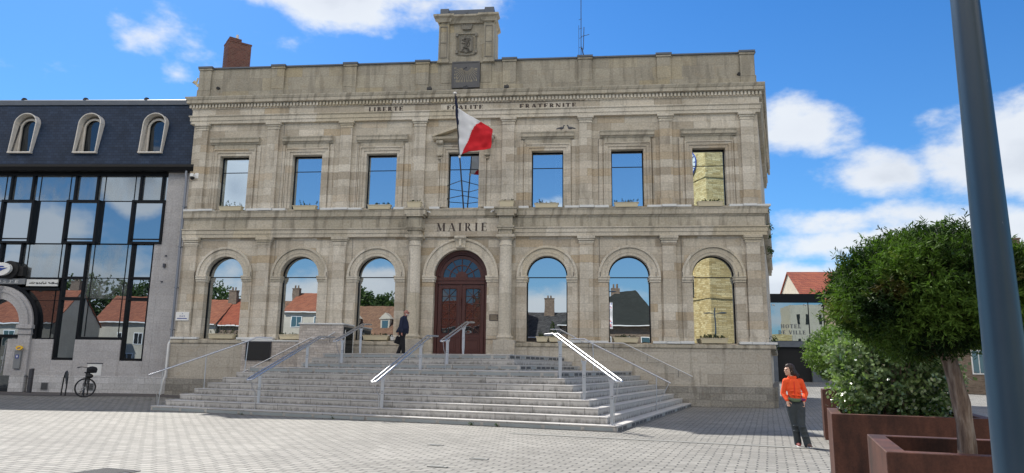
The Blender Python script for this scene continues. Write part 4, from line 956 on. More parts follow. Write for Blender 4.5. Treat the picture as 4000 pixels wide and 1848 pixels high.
# ------------------------------------------------------------------ pale brick wall beside the door, notice board
BW = thing('brick_wall', (-6, -1, 0), 0, 'pale thin-brick wall stepping down left of the entrance, under white coping', 'brick wall')
def bw(mb): 
    mb.v = [(x+6, y+1, z) for x, y, z in mb.v]; return mb
bw(MB().box(-6.18, -4.40, -1.6, -.25, 0, 3.0)).build('wall', 'thin_brick', BW)
bw(MB().box(-9.0, -6.18, -.62, -.25, 0, 2.34)).build('low_wall', 'thin_brick', BW)
bw(MB().box(-6.22, -4.36, -1.64, -.22, 3.0, 3.06)).build('coping', 'white_slab', BW, bevel=.008)
bw(MB().box(-9.04, -6.18, -.66, -.2, 2.34, 2.40)).build('coping', 'white_slab', BW, bevel=.008)
d_ = bw(MB().box(-4.40, -4.36, -1.45, -.35, 1.5, 2.92)).build('door', 'black_frame', BW)
bw(MB().box(-4.362, -4.352, -1.35, -.45, 1.6, 2.8)).build('door_glass', 'dark_glass', d_)
bw(MB().box(-4.36, -4.34, -.42, -.37, 1.6, 2.8).box(-4.36, -4.34, -1.43, -1.38, 1.6, 2.8)).build('jamb', 'white_paint', d_)
NB = thing('notice_board', (-8.27, -.63, 1.57), 0, 'blank black notice board on the low brick wall by the left handrail', 'notice board')
MB().box(-.52, .52, -.05, .0, 0, .73).build('panel', 'black_rubber', NB, bevel=.01); MB().box(-.54, .54, -.06, -.01, .73, .76).box(-.54, -.52, -.06, -.01, 0, .73).box(.52, .54, -.06, -.01, 0, .73).build('frame', 'dark_steel', NB)
# wall plaques
PQ = thing('street_sign', (-12.0, -.17, 3.2), 0, 'white street name plate reading PLACE on the leftmost pilaster', 'sign')
MB().box(-.30, .30, -.03, 0, 0, .37).build('plate', 'white_paint', PQ, bevel=.01)
q = MB(); text(q, '1', -.02, .02, .27, .33, -.033, .002, False); text(q, 'PLACE', -.12, .12, .16, .22, -.033, .002, False, .2, .12); q.box(-.22, .22, -.034, -.031, .075, .11); q.build('lettering', 'blue_mark', PQ, fix=False)
PQ = thing('plaque', (1.45, -.06, 3.29), 0, 'small brown metal plaque on the pier right of the wooden door', 'plaque')
MB().box(-.20, .20, -.02, 0, 0, .26).build('plate', 'bronze', PQ, bevel=.008)
q = MB(); [q.box(-.15, .15-.04*(k % 2), -.0235, -.02, .04+k*.05, .055+k*.05) for k in range(4)]; q.build('engraving', 'gold_line', PQ)

# ------------------------------------------------------------------ flower boxes
def flower_box(x, y, z, w, label, group, plants=14, tall=.18, h=.19, m='cream_plastic', dry=False):
    T = thing('flower_box', (x, y, z), 0, label, 'flower box', group); a, b = w/2-.05, w/2
    v = []; 
    mb = MB(); mb.hexa([(-a, -.10, 0), (a, -.10, 0), (a, .10, 0), (-a, .10, 0), (-b, -.13, h), (b, -.13, h), (b, .13, h), (-b, .13, h)]); mb.box(-b-.015, b+.015, -.145, .145, h-.02, h+.005); mb.build('trough', m, T, bevel=.006)
    MB().box(-b+.02, b-.02, -.12, .12, h+.005, h+.012).build('soil', 'soil', T)
    lv = MB(); 
    for k in range(plants):
        px = random.uniform(-b+.06, b-.06); hh = random.uniform(.3, 1)*tall; py = random.uniform(-.08, .08); q = Vector((px, py, h)); lean = Vector((jit(.5), jit(.5), 1))
        tip = q+lean.normalized()*hh; lv.tube([q, (q+tip)/2+Vector((jit(.02), jit(.02), 0)), tip], [.005, .004, .002], 4)
        for j in range(7): c = q.lerp(tip, random.uniform(.3, 1)); sprigs(lv, c.x, c.y, c.z-.02, 2, .04, .028)
    leafy(lv, [], 'plants', 'box_plant', T); return T
UW = 'flower boxes under the upper windows'; LW = 'flower boxes on the ground floor sills'
for x, w, l, pl, tl in ((-10.22, 1.05, 'cream flower box under the leftmost upper window', 10, .35), (-6.86, 1.05, 'cream flower box under the second upper window from the left', 9, .3), (-3.56, 1.02, 'cream flower box under the upper window left of the flag', 14, .16),
                        (3.6, 1.0, 'cream flower box under the upper window right of the flag', 14, .22), (6.9, 1.0, 'cream flower box under the second upper window from the right', 12, .28), (10.29, 1.04, 'cream flower box under the upper window mirroring the clock', 20, .14)):
    flower_box(x, -.20, 7.985, w, l, UW, pl, tl)
flower_box(-1.96, -.52, 7.975, .62, 'short cream flower box on the block above the left door column', UW, 10, .14, .24)
flower_box(1.96, -.52, 7.975, .62, 'short cream flower box on the block above the right door column', UW, 10, .16, .24)
for x, w, l, pl, tl in ((-10.16, 1.12, 'cream flower box below the leftmost arched window', 12, .55), (-7.15, .92, 'cream flower box below the second arched window from the left', 8, .1), (-3.46, 1.08, 'cream flower box behind the walking man', 12, .12), (3.44, .5, 'small cream flower box below the arched window right of the door', 10, .2),
                        (6.8, 1.0, 'cream flower box below the arched window mirroring a dark roof', 16, .14), (10.25, 1.06, 'cream flower box below the arched window mirroring the brick tower', 30, .2)):
    flower_box(x, -.16, 2.45 if abs(x) > 3.5 or x < 0 else 2.45, w, l, LW, pl, tl, .2)
flower_box(3.95, -.16, 2.45, .5, 'small cream flower box with a young conifer, right of its twin', LW, 4, .1, .2)
lv = MB(); tn = []
for k in range(420):
    z = random.random()**1.3; r = .16*(1-z)+.02; a = random.uniform(0, 6.28); sprigs(lv, r*math.cos(a), r*math.sin(a), z*.62, 1, .02, .022)
cf = thing('young_conifer', (3.86, -.16, 2.66), 0, 'young upright conifer planted in the small flower box right of the door', 'conifer'); leafy(lv, [], 'crown', 'yew_leaf', cf); MB().tube([(0, 0, 0), (0, 0, .5)], .01, 6).build('trunk', 'bark', cf)
pt = thing('plant_pot', (-2.75, -.14, 2.45), 0, 'small white pot on the sill just left of the walking man', 'pot'); MB().lathe([(.09, 0), (.13, .15), (.135, .15)], (0, 0, 0), 18).build('pot', 'white_paint', pt, smooth=True); MB().lathe([(.11, .14), (.11, .145)], (0, 0, 0), 14).build('soil', 'soil', pt)

# ------------------------------------------------------------------ flag, pole and window guard
FP = thing('flagpole', (.08, -.15, 8.0), 0, 'leaning steel flagpole with ball cap in front of the central upper window', 'flagpole')
base = Vector((.08, -.15, 8.0)); pA = Vector((.0, -1.42, 10.62)); pT = Vector((-.05, -2.15, 12.36))
MB().tube([(0, 0, 0), pT-base], [.032, .026], 10).build('pole', 'dark_steel', FP, smooth=True)
MB().lathe([(.03, -.02), (.085, 0), (.085, .03), (.02, .07)], pT-base, 14).build('cap', 'white_paint', FP, smooth=True)
MB().box(-.04, .04, -.05, .05, -.05, .05).build('pulley', 'white_paint', FP).location = base.lerp(pT, .46)-base
GD = thing('window_guard', (.05, 0, 8.4), 0, 'two angled dark bars guarding the central upper window and steadying the pole', 'window guard')
for z in (9.06, 8.48):
    t0 = (z-8.0)/4.36; ap = base.lerp(pT, t0+.03); m = MB()
    m.tube([(-.67-.05, -.02, z-8.4), (ap.x-.05, ap.y, z+.03-8.4), (.67-.05, -.02, z-8.4)], .016, 6); m.tube([(-.67-.05, -.02, z-8.4), (-.67-.05, .1, z-8.4)], .016, 6); m.tube([(.67-.05, -.02, z-8.4), (.67-.05, .1, z-8.4)], .016, 6); m.build('bar', 'black_metal', GD)
# the flag: hoist along the pole, fly to the right, folded so that only a blue strip shows
FG = thing('flag', (.0, -1.7, 10.6), 0, 'tricolour flag with white and red showing, folded on its pole over the central window', 'flag')
hB, hT = base.lerp(pT, .47), base.lerp(pT, .885)
def flagpt(u, v):     # u along the fly, v up the hoist
    top = [hT, Vector((.55, -1.95, 11.50)), Vector((1.0, -1.88, 11.24)), Vector((1.47, -1.72, 11.0))]; bot = [hB, Vector((.45, -1.5, 10.08)), Vector((.95, -1.62, 10.10)), Vector((1.42, -1.7, 10.18))]
    def cr(P, t):
        k = min(2, int(t*3)); f_ = t*3-k; return P[k].lerp(P[k+1], f_*f_*(3-2*f_)*.3+f_*.7)
    p = cr(bot, u).lerp(cr(top, u), v); w = math.sin(u*7+v*3.2)*.07*u+math.sin(u*13-v*5)*.03*u+math.sin(u*3+v*9)*.025+math.sin(u*21+v*11)*.010+math.sin(u*9-v*23)*.008+mnoise.noise(Vector((u*5, v*5, 0)))*.05
    return p+Vector((.25*w*(v-.5), -w, .06*math.sin(v*8+u*4)*u*(1 if u > .9 else .4)))-Vector((.0, -1.7, 10.6))
nu, nv = 60, 44; V = [flagpt(i/nu, j/nv) for j in range(nv+1) for i in range(nu+1)]; wf, rf, bf = [], [], []
for j in range(nv):
    for i in range(nu):
        q = (j*(nu+1)+i, j*(nu+1)+i+1, (j+1)*(nu+1)+i+1, (j+1)*(nu+1)+i); u = (i+.5)/nu; v = (j+.5)/nv
        bl = .10+.56*v+.03*math.sin(v*6); (bf if u < .012 else wf if u < bl else rf).append(q)
for nm, fs, mm in (('white_band', wf, 'flag_white'), ('red_band', rf, 'flag_red'), ('hoist_band', bf, 'flag_blue')):
    mb = MB(); mb.v = [tuple(p) for p in V]; mb.f = fs; o = mb.build(nm, mm, FG, smooth=True, fix=False); so2 = o.modifiers.new('s', 'SOLIDIFY'); so2.thickness = .004
hh = base.lerp(pT, .96); m = MB(); rows = [base.lerp(pT, .74+.24*k/8)-Vector((.0, -1.7, 10.6)) for k in range(9)]
m.tube([r_+Vector((.02*math.sin(k*1.7)+.025, 0, 0)) for k, r_ in enumerate(rows)], [.05, .075, .06, .055, .07, .05, .055, .04, .025], 10); m.build('furled_blue_band', 'flag_blue', FG, smooth=True)

# birds ------------------------------------------------------------
def pigeon(x, z, s, lab, rz):
    T = thing('pigeon', (x, -.22, z), rz, lab, 'bird', 'pigeons on the window hood'); m = MB()
    m.ell((0, 0, .085), (.11, .05, .055)); m.tube([(.07, 0, .11), (.10, 0, .17), (.105, 0, .19)], [.04, .025, .02], 8); m.ell((.115, 0, .20), (.032, .026, .028)); m.tube([(.14, 0, .20), (.165, 0, .192)], [.008, .003], 5)
    m.tube([(-.08, 0, .09), (-.22, 0, .05)], [.035, .02], 6); m.tube([(.01, .02, .04), (.01, .02, 0)], .005, 4); m.tube([(.01, -.02, .04), (.01, -.02, 0)], .005, 4)
    o = m.build('body', 'pigeon_grey', T, smooth=True); return T
pigeon(4.22, 11.38, 1, 'grey pigeon nearer the flag on the hood of the window right of it', 0)
pigeon(4.60, 11.38, 1, 'grey pigeon at the right end of the hood, facing its neighbour', math.pi)

# ------------------------------------------------------------------ downpipe, camera between the two buildings
DP = thing('downpipe', (-12.46, -.1, 0), 0, 'grey downpipe between the post office and the town hall', 'downpipe')
MB().tube([(-.10, .1, 9.95), (-.10, .05, 9.75), (-.02, 0, 9.5), (0, 0, 2.3)], .055, 12).build('pipe', 'pipe_grey', DP, smooth=True)
MB().tube([(.0, 0, 2.4), (.02, -.18, 2.2), (.03, -.2, .9), (-.05, -.22, .6), (-.10, -.24, .1)], .045, 12).build('cast_iron_foot', 'white_slab', DP, smooth=True)
m = MB(); [m.box(-.07, .07, -.07, .1, z, z+.05) for z in (8.2, 6.4, 4.6, 2.8)]; m.build('clamp', 'pipe_grey', DP)
SC = thing('security_camera', (-12.06, -.02, 9.45), 0, 'white dome security camera on the upper left corner of the town hall', 'camera')
MB().box(-.02, .14, -.12, 0, .05, .30).box(-.16, .0, -.30, -.1, .10, .24).build('bracket', 'white_paint', SC, bevel=.01); MB().ell((-.08, -.22, .06), (.085, .085, .10)).build('dome', 'black_rubber', SC, smooth=True)
SC = thing('siren', (-12.5, .02, 13.9), 0, 'small white siren unit on the left end of the parapet', 'siren')
MB().box(.0, .1, -.05, .05, .0, .12).tube([(0, 0, .1), (-.13, -.08, .22)], [.05, .085], 10).tube([(-.03, 0, .2), (.02, 0, .42)], .04, 8).build('horn', 'cream_plastic', SC)

# ------------------------------------------------------------------ post office (local x runs along its front, y into the building)
PO = thing('post_office', (-12.1, .3, 0), R(3.3), 'glass-fronted post office with a slate mansard roof and arched stone entrance', 'post office')
S0 = -22.0
w = MB()
w.box(-1.45, -.02, 0, .5, .78, 9.92); w.box(-1.77, -1.45, .0, .5, .78, 6.62)
for k in range(2):
    o = -3.03*k
    w.box(-4.86+o, -2.80+o, 0, .5, .78, 2.36); w.box(-2.80+o, -1.77+o, 0, .5, .78, 1.47)
w.box(-6.72, -5.90, 0, .5, .78, 2.36) if False else None
w.build('stone_wall', 'post_stone', PO, bevel=.01)
w = MB(); w.box(-7.28, -6.9, -.02, .5, .78, 2.6); w.box(S0, -10.2, 0, .5, .78, 2.4); w.build('stone_wall', 'post_stone', PO)
w = MB(); w.box(-6.72, -.05, -.045, .4, 0, .79); w.box(-7.50, -6.84, -.12, .4, 0, .79); w.box(S0, -9.6, -.045, .4, 0, .79); w.build('white_plinth', 'post_plinth', PO, bevel=.012)
w = MB(); w.box(S0, -.02, .62, 12, 0, 9.9); w.build('rear_volume', 'room_dark', PO)
# panes and frames
fr = MB(); Yf = .05
def pane(x0, x1, z0, z1, m, y=.16): MB().box(x0, x1, y, y+.012, z0, z1).build('pane', m, PO)
def bar(x0, x1, z0, z1, y0=Yf, y1=.30): fr.box(x0, x1, y0, y1, z0, z1)
thin = MB()
pane(-1.66, -1.5, 8.62, 9.72, 'spandrel_glass')
for k in range(6):
    o = -3.03*k
    pane(-2.66+o, -1.76+o, 8.60, 9.74, 'spandrel_glass'); pane(-4.72+o, -2.76+o, 8.60, 9.74, 'spandrel_glass')
    bar(-2.77+o, -2.66+o, 8.55, 9.85); bar(-1.76+o, -1.66+o, 8.55, 9.85)
    for a in (-4.42, -3.02): thin.box(a+o-.012, a+o+.012, .135, .16, 8.6, 9.74)
    # square opening lights
    bar(-2.98+o, -2.86+o, 6.60, 8.60, -.06); bar(-1.56+o, -1.45+o, 6.60, 8.60, -.06); bar(-2.86+o, -1.56+o, 8.49, 8.60, -.06); bar(-2.86+o, -1.56+o, 6.60, 6.70, -.06); bar(-2.86+o, -1.56+o, 6.80, 6.84, -.03)
    pane(-2.86+o, -1.56+o, 6.70, 8.49, 'post_glass', .05)
    pane(-4.48+o, -2.98+o, 6.64, 8.56, 'post_glass')
    # tall narrow bay
    lo = 1.55 if k < 2 else 4.6
    bar(-2.83+o, -2.70+o, lo-.06, 6.60); bar(-1.86+o, -1.75+o, lo-.06, 6.60)
    pane(-2.70+o, -1.86+o, 5.13, 6.58, 'post_glass'); bar(-2.70+o, -1.86+o, 5.02, 5.13)
    if k < 2:
        pane(-2.70+o, -1.86+o, 4.22, 5.02, 'post_glass'); bar(-2.70+o, -1.86+o, 4.08, 4.22); pane(-2.70+o, -1.86+o, 1.58, 4.08, 'post_glass'); bar(-2.70+o, -1.86+o, 1.47, 1.58)
    pane(-4.78+o, -2.83+o, 5.09, 6.58, 'spandrel_glass')
    for a in (-4.56, -3.05): thin.box(a+o-.012, a+o+.012, .135, .16, 5.09 if k else 2.5, 6.6)
    thin.box(-4.78+o, -2.83+o, .135, .16, 5.06, 5.09); thin.box(-4.78+o, -2.83+o, .135, .16, 6.60, 6.64); thin.box(-4.48+o, -2.98+o, .135, .16, 8.56, 8.60)
    if k == 0:
        pane(-4.78, -2.83, 4.17, 5.06, 'spandrel_glass'); thin.box(-4.78, -2.83, .135, .16, 4.14, 4.17); pane(-4.78, -2.83, 2.48, 4.14, 'post_glass'); bar(-4.86, -2.80, 2.36, 2.48)
fr.box(S0, -1.45, .02, .32, 9.74, 9.90)
# dark band and glazing round the entrance arch
bar(S0, -5.86, 4.95, 5.06, 0); bar(S0, -5.86, 4.50, 4.62, 0)
AC, AZ = -8.50, 2.97
for (x0, x1) in ((-6.9, -5.92),):
    mb = MB(); n = 16; R_ = 1.86; poly = [(x1, 2.42), (x1, 4.5), (AC, 4.5)]
    poly = [(-6.62, 2.42), (x1, 2.42), (x1, 4.5), (AC+.55, 4.5)]+[(AC+R_*math.cos(a), AZ+R_*math.sin(a)) for a in [math.acos(.55/R_)*(1-k/n)+0*k for k in range(0, n+1)] if AZ+R_*math.sin(a) < 4.5]
    mb.slab(poly, .16, .172); mb.build('pane', 'dark_glass', PO)
bar(-6.72, -5.86, 2.34, 2.42); thin.box(-7.4, -5.9, .13, .158, 4.05, 4.07); thin.box(-6.12, -6.10, .13, .158, 2.4, 4.5)
MB().box(S0, -10.3, .16, .172, 2.4, 4.5).build('pane', 'dark_glass', PO)
fr.build('window_frame', 'black_frame', PO, bevel=.004); thin.each('glazing_bar', 'black_frame', PO)
MB().ring(AC, AZ, 1.72, 1.88, -.02, .34, 0, math.pi, 40).box(AC+1.72, AC+1.88, -.02, .34, 2.4, AZ).box(AC-1.88, AC-1.72, -.02, .34, 2.4, AZ).build('arch_frame', 'black_frame', PO)
AR = MB(); AR.ring(AC, AZ, 1.14, 1.50, -.16, .30, 0, math.pi, 40); AR.ring(AC, AZ, 1.50, 1.70, -.10, .30, 0, math.pi, 40); AR.ring(AC, AZ, 1.44, 1.56, -.20, -.1, 0, math.pi, 40)
aro = AR.build('arch', 'post_stone', PO)
for s in (-1, 1):
    m = MB(); x = AC+s*1.42
    m.box(x-.28, x+.28, -.12, .3, .79, 2.56); m.box(x-.32, x+.32, -.17, .3, 2.56, 2.64); m.box(x-.30, x+.30, -.15, .3, 2.64, 2.80); m.box(x-.36, x+.36, -.22, .3, 2.80, 2.97); m.build('arch_pier', 'post_stone', PO, bevel=.012)
MB().hexa([(AC-.13, -.22, AZ+1.1), (AC+.13, -.22, AZ+1.1), (AC+.13, .2, AZ+1.1), (AC-.13, .2, AZ+1.1), (AC-.19, -.34, AZ+1.68), (AC+.19, -.34, AZ+1.68), (AC+.19, .2, AZ+1.68), (AC-.19, .2, AZ+1.68)]).tube([(AC-.2, -.28, AZ+1.6), (AC+.2, -.28, AZ+1.6)], .08, 10).build('keystone', 'post_stone', PO, bevel=.01)
# glazed entrance under the arch
E_ = MB(); E_.box(AC-1.16, AC+1.16, .3, .42, 2.42, 2.56); E_.box(AC+1.06, AC+1.16, .3, .42, .12, 2.42); E_.box(AC-.03, AC+.03, .3, .42, .12, 2.42); E_.box(AC-1.16, AC-1.06, .3, .42, .12, 2.42); E_.box(AC-1.16, AC+1.16, .1, .45, 0, .14)
eo = E_.build('entrance_door', 'black_frame', PO)
MB().box(AC-1.06, AC+1.06, .35, .36, .14, 2.42).build('door_glass', 'dark_glass', eo); MB().archpane(AC-1.14, AC+1.14, 2.56, AC, AZ, 1.14, .35, .36).build('fanlight_pane', 'post_glass', eo)
MB().tube([(AC+.32, .26, .9), (AC+.38, .26, 2.2)], .02, 8).build('door_handle', 'stainless', eo)
MB().box(AC+.62, AC+1.0, .30, .34, 1.08, 1.62).box(AC+.6, AC+1.02, .29, .33, 1.66, 2.02).box(AC+.2, AC+.5, .29, .33, 1.45, 1.6).build('door_notice', 'panel_grey', eo)
# weathered band, name board and oval badge
MB().box(-7.36, -5.94, -.04, .02, 4.68, 4.98).build('weathered_board', 'white_slab', PO)
m = MB()
for k in range(46): c = random.choice((-7.1, -6.75, -6.55, -6.2, -6.05)); x = c+jit(.14); z = 4.78+abs(random.gauss(0, .04)); m.box(x-.03, x+.03, -.044, -.0405, z-.012, z+.014)
m.build('peeling_patch', 'black_rubber', PO)
NBD = MB().box(-10.6, -7.40, -.10, .02, 4.75, 5.0).build('name_board', 'grey_box', PO, bevel=.01)
text(MB(), 'LA POSTE', -9.75, -7.72, 4.81, 4.935, -.104, .003, False, .14, .11, .42, .18).build('lettering', 'white_paint', NBD, fix=False)
BG = MB(); BG.tube([(-8.32, -.45, 5.38), (-8.32, -.30, 5.38)], .44, 36); bgo = BG.build('badge', 'white_paint', PO)
for v in bgo.data.vertices: v.co.z = 5.38+(v.co.z-5.38)*.66+(v.co.x+8.32)*.05
m = MB(); yb = -.462
for z0 in (5.46, 5.38, 5.30):
    d_ = 5.46-z0; m.slab([(-8.66+d_*2.2, z0), (-8.14-d_*1.2, z0), (-8.20-d_*1.4, z0+.055), (-8.60+d_*2.0, z0+.055)], yb, yb+.006)
m.slab([(-8.45, 5.40), (-8.0, 5.44), (-8.16, 5.36), (-8.45, 5.22), (-8.60, 5.20)], yb-.003, yb+.006); m.build('bird_emblem', 'blue_mark', bgo)
MB().tube([(-8.12, -.2, 5.38), (-8.12, .1, 5.38)], .40, 30).box(-8.2, -7.55, -.1, .12, 5.12, 5.55).build('badge_bracket', 'black_rubber', bgo)
# bank machine panel, signs, hatch and vents on the wall
m = MB().box(-7.34, -7.04, -.22, -.12, 1.08, 1.86); mo = m.build('info_panel', 'grey_box', PO, bevel=.01); MB().box(-7.26, -7.12, -.226, -.22, 1.52, 1.68).build('blue_sign', 'blue_mark', mo)
MB().box(-7.22, -7.16, -.229, -.226, 1.56, 1.64).build('pictogram', 'white_paint', mo)
m = MB().tube([(-7.10, -.30, 1.97), (-7.10, -.24, 1.97)], .15, 28); yo = m.build('yellow_badge', 'yellow', PO)
for v in yo.data.vertices: v.co.z = 1.97+(v.co.z-1.97)*.62
MB().slab([(-7.19, 1.95), (-7.02, 1.98), (-7.06, 1.94), (-7.16, 1.92)], -.306, -.298).box(-7.15, -7.03, -.306, -.298, 1.985, 2.0).build('mark', 'blue_mark', yo)
MB().box(-4.15, -3.52, -.012, .02, .83, 1.33).build('wall_hatch', 'white_slab', PO); MB().box(-4.18, -3.49, -.03, .0, 1.335, 1.37).build('hatch_lintel', 'dark_steel', PO)
for x in (-4.02, -6.05):
    v = MB(); v.box(x-.02, x+.28, -.07, -.045, .20, .52)
    vo = v.build('vent', 'grey_box', PO); s_ = MB(); [s_.box(x, x+.26, -.078, -.07, .23+k*.045, .255+k*.045) for k in range(6)]; s_.build('louvre', 'black_rubber', vo)
m = MB(); [m.box(x-.04, x+.04, -.05, .0, z, z+.05) for x, z in ((-1.18, 6.05), (-1.2, 5.6), (-1.25, 4.9))]; m.box(-1.24, -1.15, -.09, 0, 5.55, 5.72); m.each('bracket', 'dark_steel', PO)
# gutter and mansard
MB().profile_x([(-.34, 9.88), (.5, 9.88), (.5, 10.17), (-.40, 10.17), (-.42, 10.05)], S0, -.03).build('gutter', 'black_frame', PO, bevel=.01)
zr, yr_ = 13.28, .42; ys_ = -.22
def roofy(z): return ys_+(yr_-ys_)*(z-10.15)/(zr-10.15)
DC = [-2.33, -5.38, -8.44, -11.5, -14.55]
rf_ = MB(); xs_ = [S0]; 

ed = [-.05]
for c in DC: ed += [c+.49, c-.49]
ed.append(S0)
for k in range(0, len(ed), 2): rf_.box(ed[k+1], ed[k], 0, .12, 10.15, zr)
for c in DC: rf_.box(c-.49, c+.49, 0, .12, 10.15, 10.82); rf_.archfill(c-.49, c+.49, zr, c, 12.20, .4899, 0, .12)
rf_.v = [(a, b2+roofy(c2), c2) for a, b2, c2 in rf_.v]
rf_.box(S0, -.05, 1.2, 6, 10.15, zr); rfo = rf_.build('mansard_roof', 'slate', PO)
MB().profile_x([(yr_-.06, zr-.01), (yr_-.06, zr+.22), (yr_+.0, zr+.27), (5.9, zr+.5), (5.9, zr)], S0, -.05).build('ridge_flashing', 'lead', rfo)
m = MB(); [m.lathe([(.13, 0), (.13, .10), (.08, .17), (.0, .18)], (x, yr_+.15, zr+.24), 12) for x in (-3.2, -6.15, -9.15, -12)]; m.each('roof_vent', 'black_rubber', rfo, smooth=True)
for c in DC:
    d_ = MB(); n = 20; ro, ri = .535, .49; yf, yb = -.36, .9; zb_, zs_ = 10.82, 12.20
    d_.ring(c, zs_, ri, ro, yf, yb, 0, math.pi, 24); d_.box(c-ro, c-ri, yf, yb, zb_, zs_); d_.box(c+ri, c+ro, yf, yb, zb_, zs_); d_.box(c-ro-.02, c+ro+.02, yf-.03, yb, zb_-.07, zb_)
    d_.v = [(a, roofy(b2)*.5-.20, b2) if y_ < -.3 else (a, y_, b2) for a, y_, b2 in d_.v]
    do = d_.build('dormer', 'plaster', PO, bevel=.01)
    i_ = MB(); i_.ring(c, zs_-.12, .42, ri, .28, .36, 0, math.pi, 20); i_.box(c-ri, c-.42, .28, .36, zb_, zs_-.12); i_.box(c+.42, c+ri, .28, .36, zb_, zs_-.12)
    i_.ring(c, zs_-.12, .38, .44, .24, .30, 0, math.pi, 20); i_.box(c-.44, c-.38, .24, .30, zb_, zs_-.12); i_.box(c+.38, c+.44, .24, .30, zb_, zs_-.12); i_.box(c-.44, c+.44, .24, .30, zb_, zb_+.05); i_.build('window_frame', 'plaster', do)
    MB().archpane(c-.42, c+.42, zb_, c, zs_-.12, .42, .36, .37).build('pane', 'dark_glass', do)
m = MB(); m.box(c, c, 0, 0, 0, 0) if False else None

# ------------------------------------------------------------------ street furniture before the post office
def rack(p, rz, label):
    T = thing('bike_rack', p, rz, label, 'bike rack', 'hoop bike racks by the post office')
    m = MB(); pts = [(-.30, 0, 0), (-.27, 0, .35), (-.20, 0, .68), (-.08, 0, .90), (.06, 0, .96), (.18, 0, .88), (.22, 0, .7), (.20, 0, .4), (.16, 0, 0)]
    P = []; 
    for i in range(len(pts)-1):
        for k in range(3): P.append(Vector(pts[i]).lerp(Vector(pts[i+1]), k/3))
    P.append(Vector(pts[-1])); m.tube(P, .026, 8); m.build('hoop', 'black_metal', T, smooth=True)
    MB().slab([(-.12, .86), (.06, .94), (.17, .87), (.21, .7), (.16, .5), (.10, .46), (.04, .62), (-.04, .70)][::-1], -.012, .012).build('plate', 'black_metal', T)
    return T
rack((-15.15, -2.6, .09), R(-35), 'black hoop bike rack standing empty between bollard and bicycle')
rack((-14.75, -1.9, .09), R(-35), 'black hoop bike rack that the bicycle leans on')
BO = thing('bollard', (-18.15, -.75, .09), 0, 'dark square steel bollard beside the post office entrance pier', 'bollard')
MB().hexa([(-.07, -.07, 0), (.07, -.07, 0), (.07, .07, 0), (-.07, .07, 0), (-.07, -.07, .99), (.07, -.07, .99), (.07, .07, 1.02), (-.07, .07, 1.02)]).build('post', 'dark_steel', BO, bevel=.008)
MB().box(-.072, .072, -.072, .072, .60, .615).build('groove', 'black_metal', BO)
# bicycle: wheel turned side-on, body pointing away
BI = thing('bicycle', (-14.12, -2.85, .10), R(128), 'black city bicycle with handlebar bag parked against a hoop rack', 'bicycle')
def wheel(parent, c, ang, r=.345):
    m = MB(); d = Vector((math.cos(ang), math.sin(ang), 0)); n = 36
    P = [Vector(c)+d*math.cos(2*math.pi*k/n)*r+Vector((0, 0, math.sin(2*math.pi*k/n)*r)) for k in range(n)]; m.tube(P+[P[0], P[1]], .019, 8, False); t_ = m.build('tyre', 'black_rubber', parent, smooth=True)
    m = MB(); P = [Vector(c)+d*math.cos(2*math.pi*k/n)*(r-.028)+Vector((0, 0, math.sin(2*math.pi*k/n)*(r-.028))) for k in range(n)]; m.tube(P+[P[0]], .010, 6, False); m.build('rim', 'dark_steel', parent)
    m = MB(); [m.tube([Vector(c), Vector(c)+d*math.cos(2*math.pi*k/18)*(r-.03)+Vector((0, 0, math.sin(2*math.pi*k/18)*(r-.03)))], .0016, 3) for k in range(18)]; m.tube([Vector(c)-Vector((-d.y, d.x, 0))*.05, Vector(c)+Vector((-d.y, d.x, 0))*.05], .02, 8); m.build('spokes', 'stainless', parent)
fw_c = (-.52, 0, .345); rw_c = (.52, 0, .345)
Wf = thing('front_wheel'); Wf.parent = BI; wheel(Wf, fw_c, R(-86)); Wr = thing('rear_wheel'); Wr.parent = BI; wheel(Wr, rw_c, 0)
m = MB(); hd = Vector((-.36, 0, .78)); bb = Vector((.10, 0, .30)); sc_ = Vector((.24, 0, .82)); rw = Vector(rw_c)
for a, b, r in ((hd, bb, .022), (hd+Vector((.02, 0, -.08)), bb, .018), (bb, sc_, .016), (bb, rw+Vector((0, .06, 0)), .01), (bb, rw-Vector((0, .06, 0)), .01), (sc_-Vector((.01, 0, .1)), rw+Vector((0, .06, 0)), .008), (sc_-Vector((.01, 0, .1)), rw-Vector((0, .06, 0)), .008), (hd-Vector((.03, 0, -.1)), hd+Vector((.02, 0, -.1)), .024)): m.tube([a, b], r, 8)
m.build('frame', 'black_metal', BI, smooth=True)
m = MB(); [m.tube([hd, Vector((-.42, s*.03, .66)), Vector(fw_c)+Vector((.0, s*.05, 0))], .014, 8) for s in (-1, 1)]; m.tube([(-.82, 0, .50), (-.74, 0, .62), (-.55, 0, .70), (-.35, 0, .66)], .02, 6) if False else None; m.build('fork', 'black_metal', BI, smooth=True)
m = MB(); m.tube([hd, Vector((-.30, 0, 1.08))], .016, 8); m.tube([Vector((-.12, .30, 1.08)), Vector((-.26, .20, 1.12)), Vector((-.33, 0, 1.10)), Vector((-.26, -.20, 1.12)), Vector((-.12, -.30, 1.08))], .013, 8); m.build('handlebar', 'black_metal', BI, smooth=True)
m = MB(); m.tube([(-.13, .20, 1.12), (-.02, .32, 1.09)], .019, 8); m.tube([(-.13, -.20, 1.12), (-.02, -.32, 1.09)], .019, 8); m.build('grip', 'black_rubber', BI)
m = MB(); m.ell((.26, 0, .90), (.14, .07, .035)); m.tube([(.24, 0, .82), (.25, 0, .90)], .014, 6); m.build('saddle', 'black_rubber', BI, smooth=True)
m = MB(); m.ell((-.40, -.16, 1.02), (.17, .19, .13)); m.box(-.54, -.30, -.33, .0, .90, 1.08); m.build('handlebar_bag', 'black_cloth', BI, smooth=True, bevel=.03)
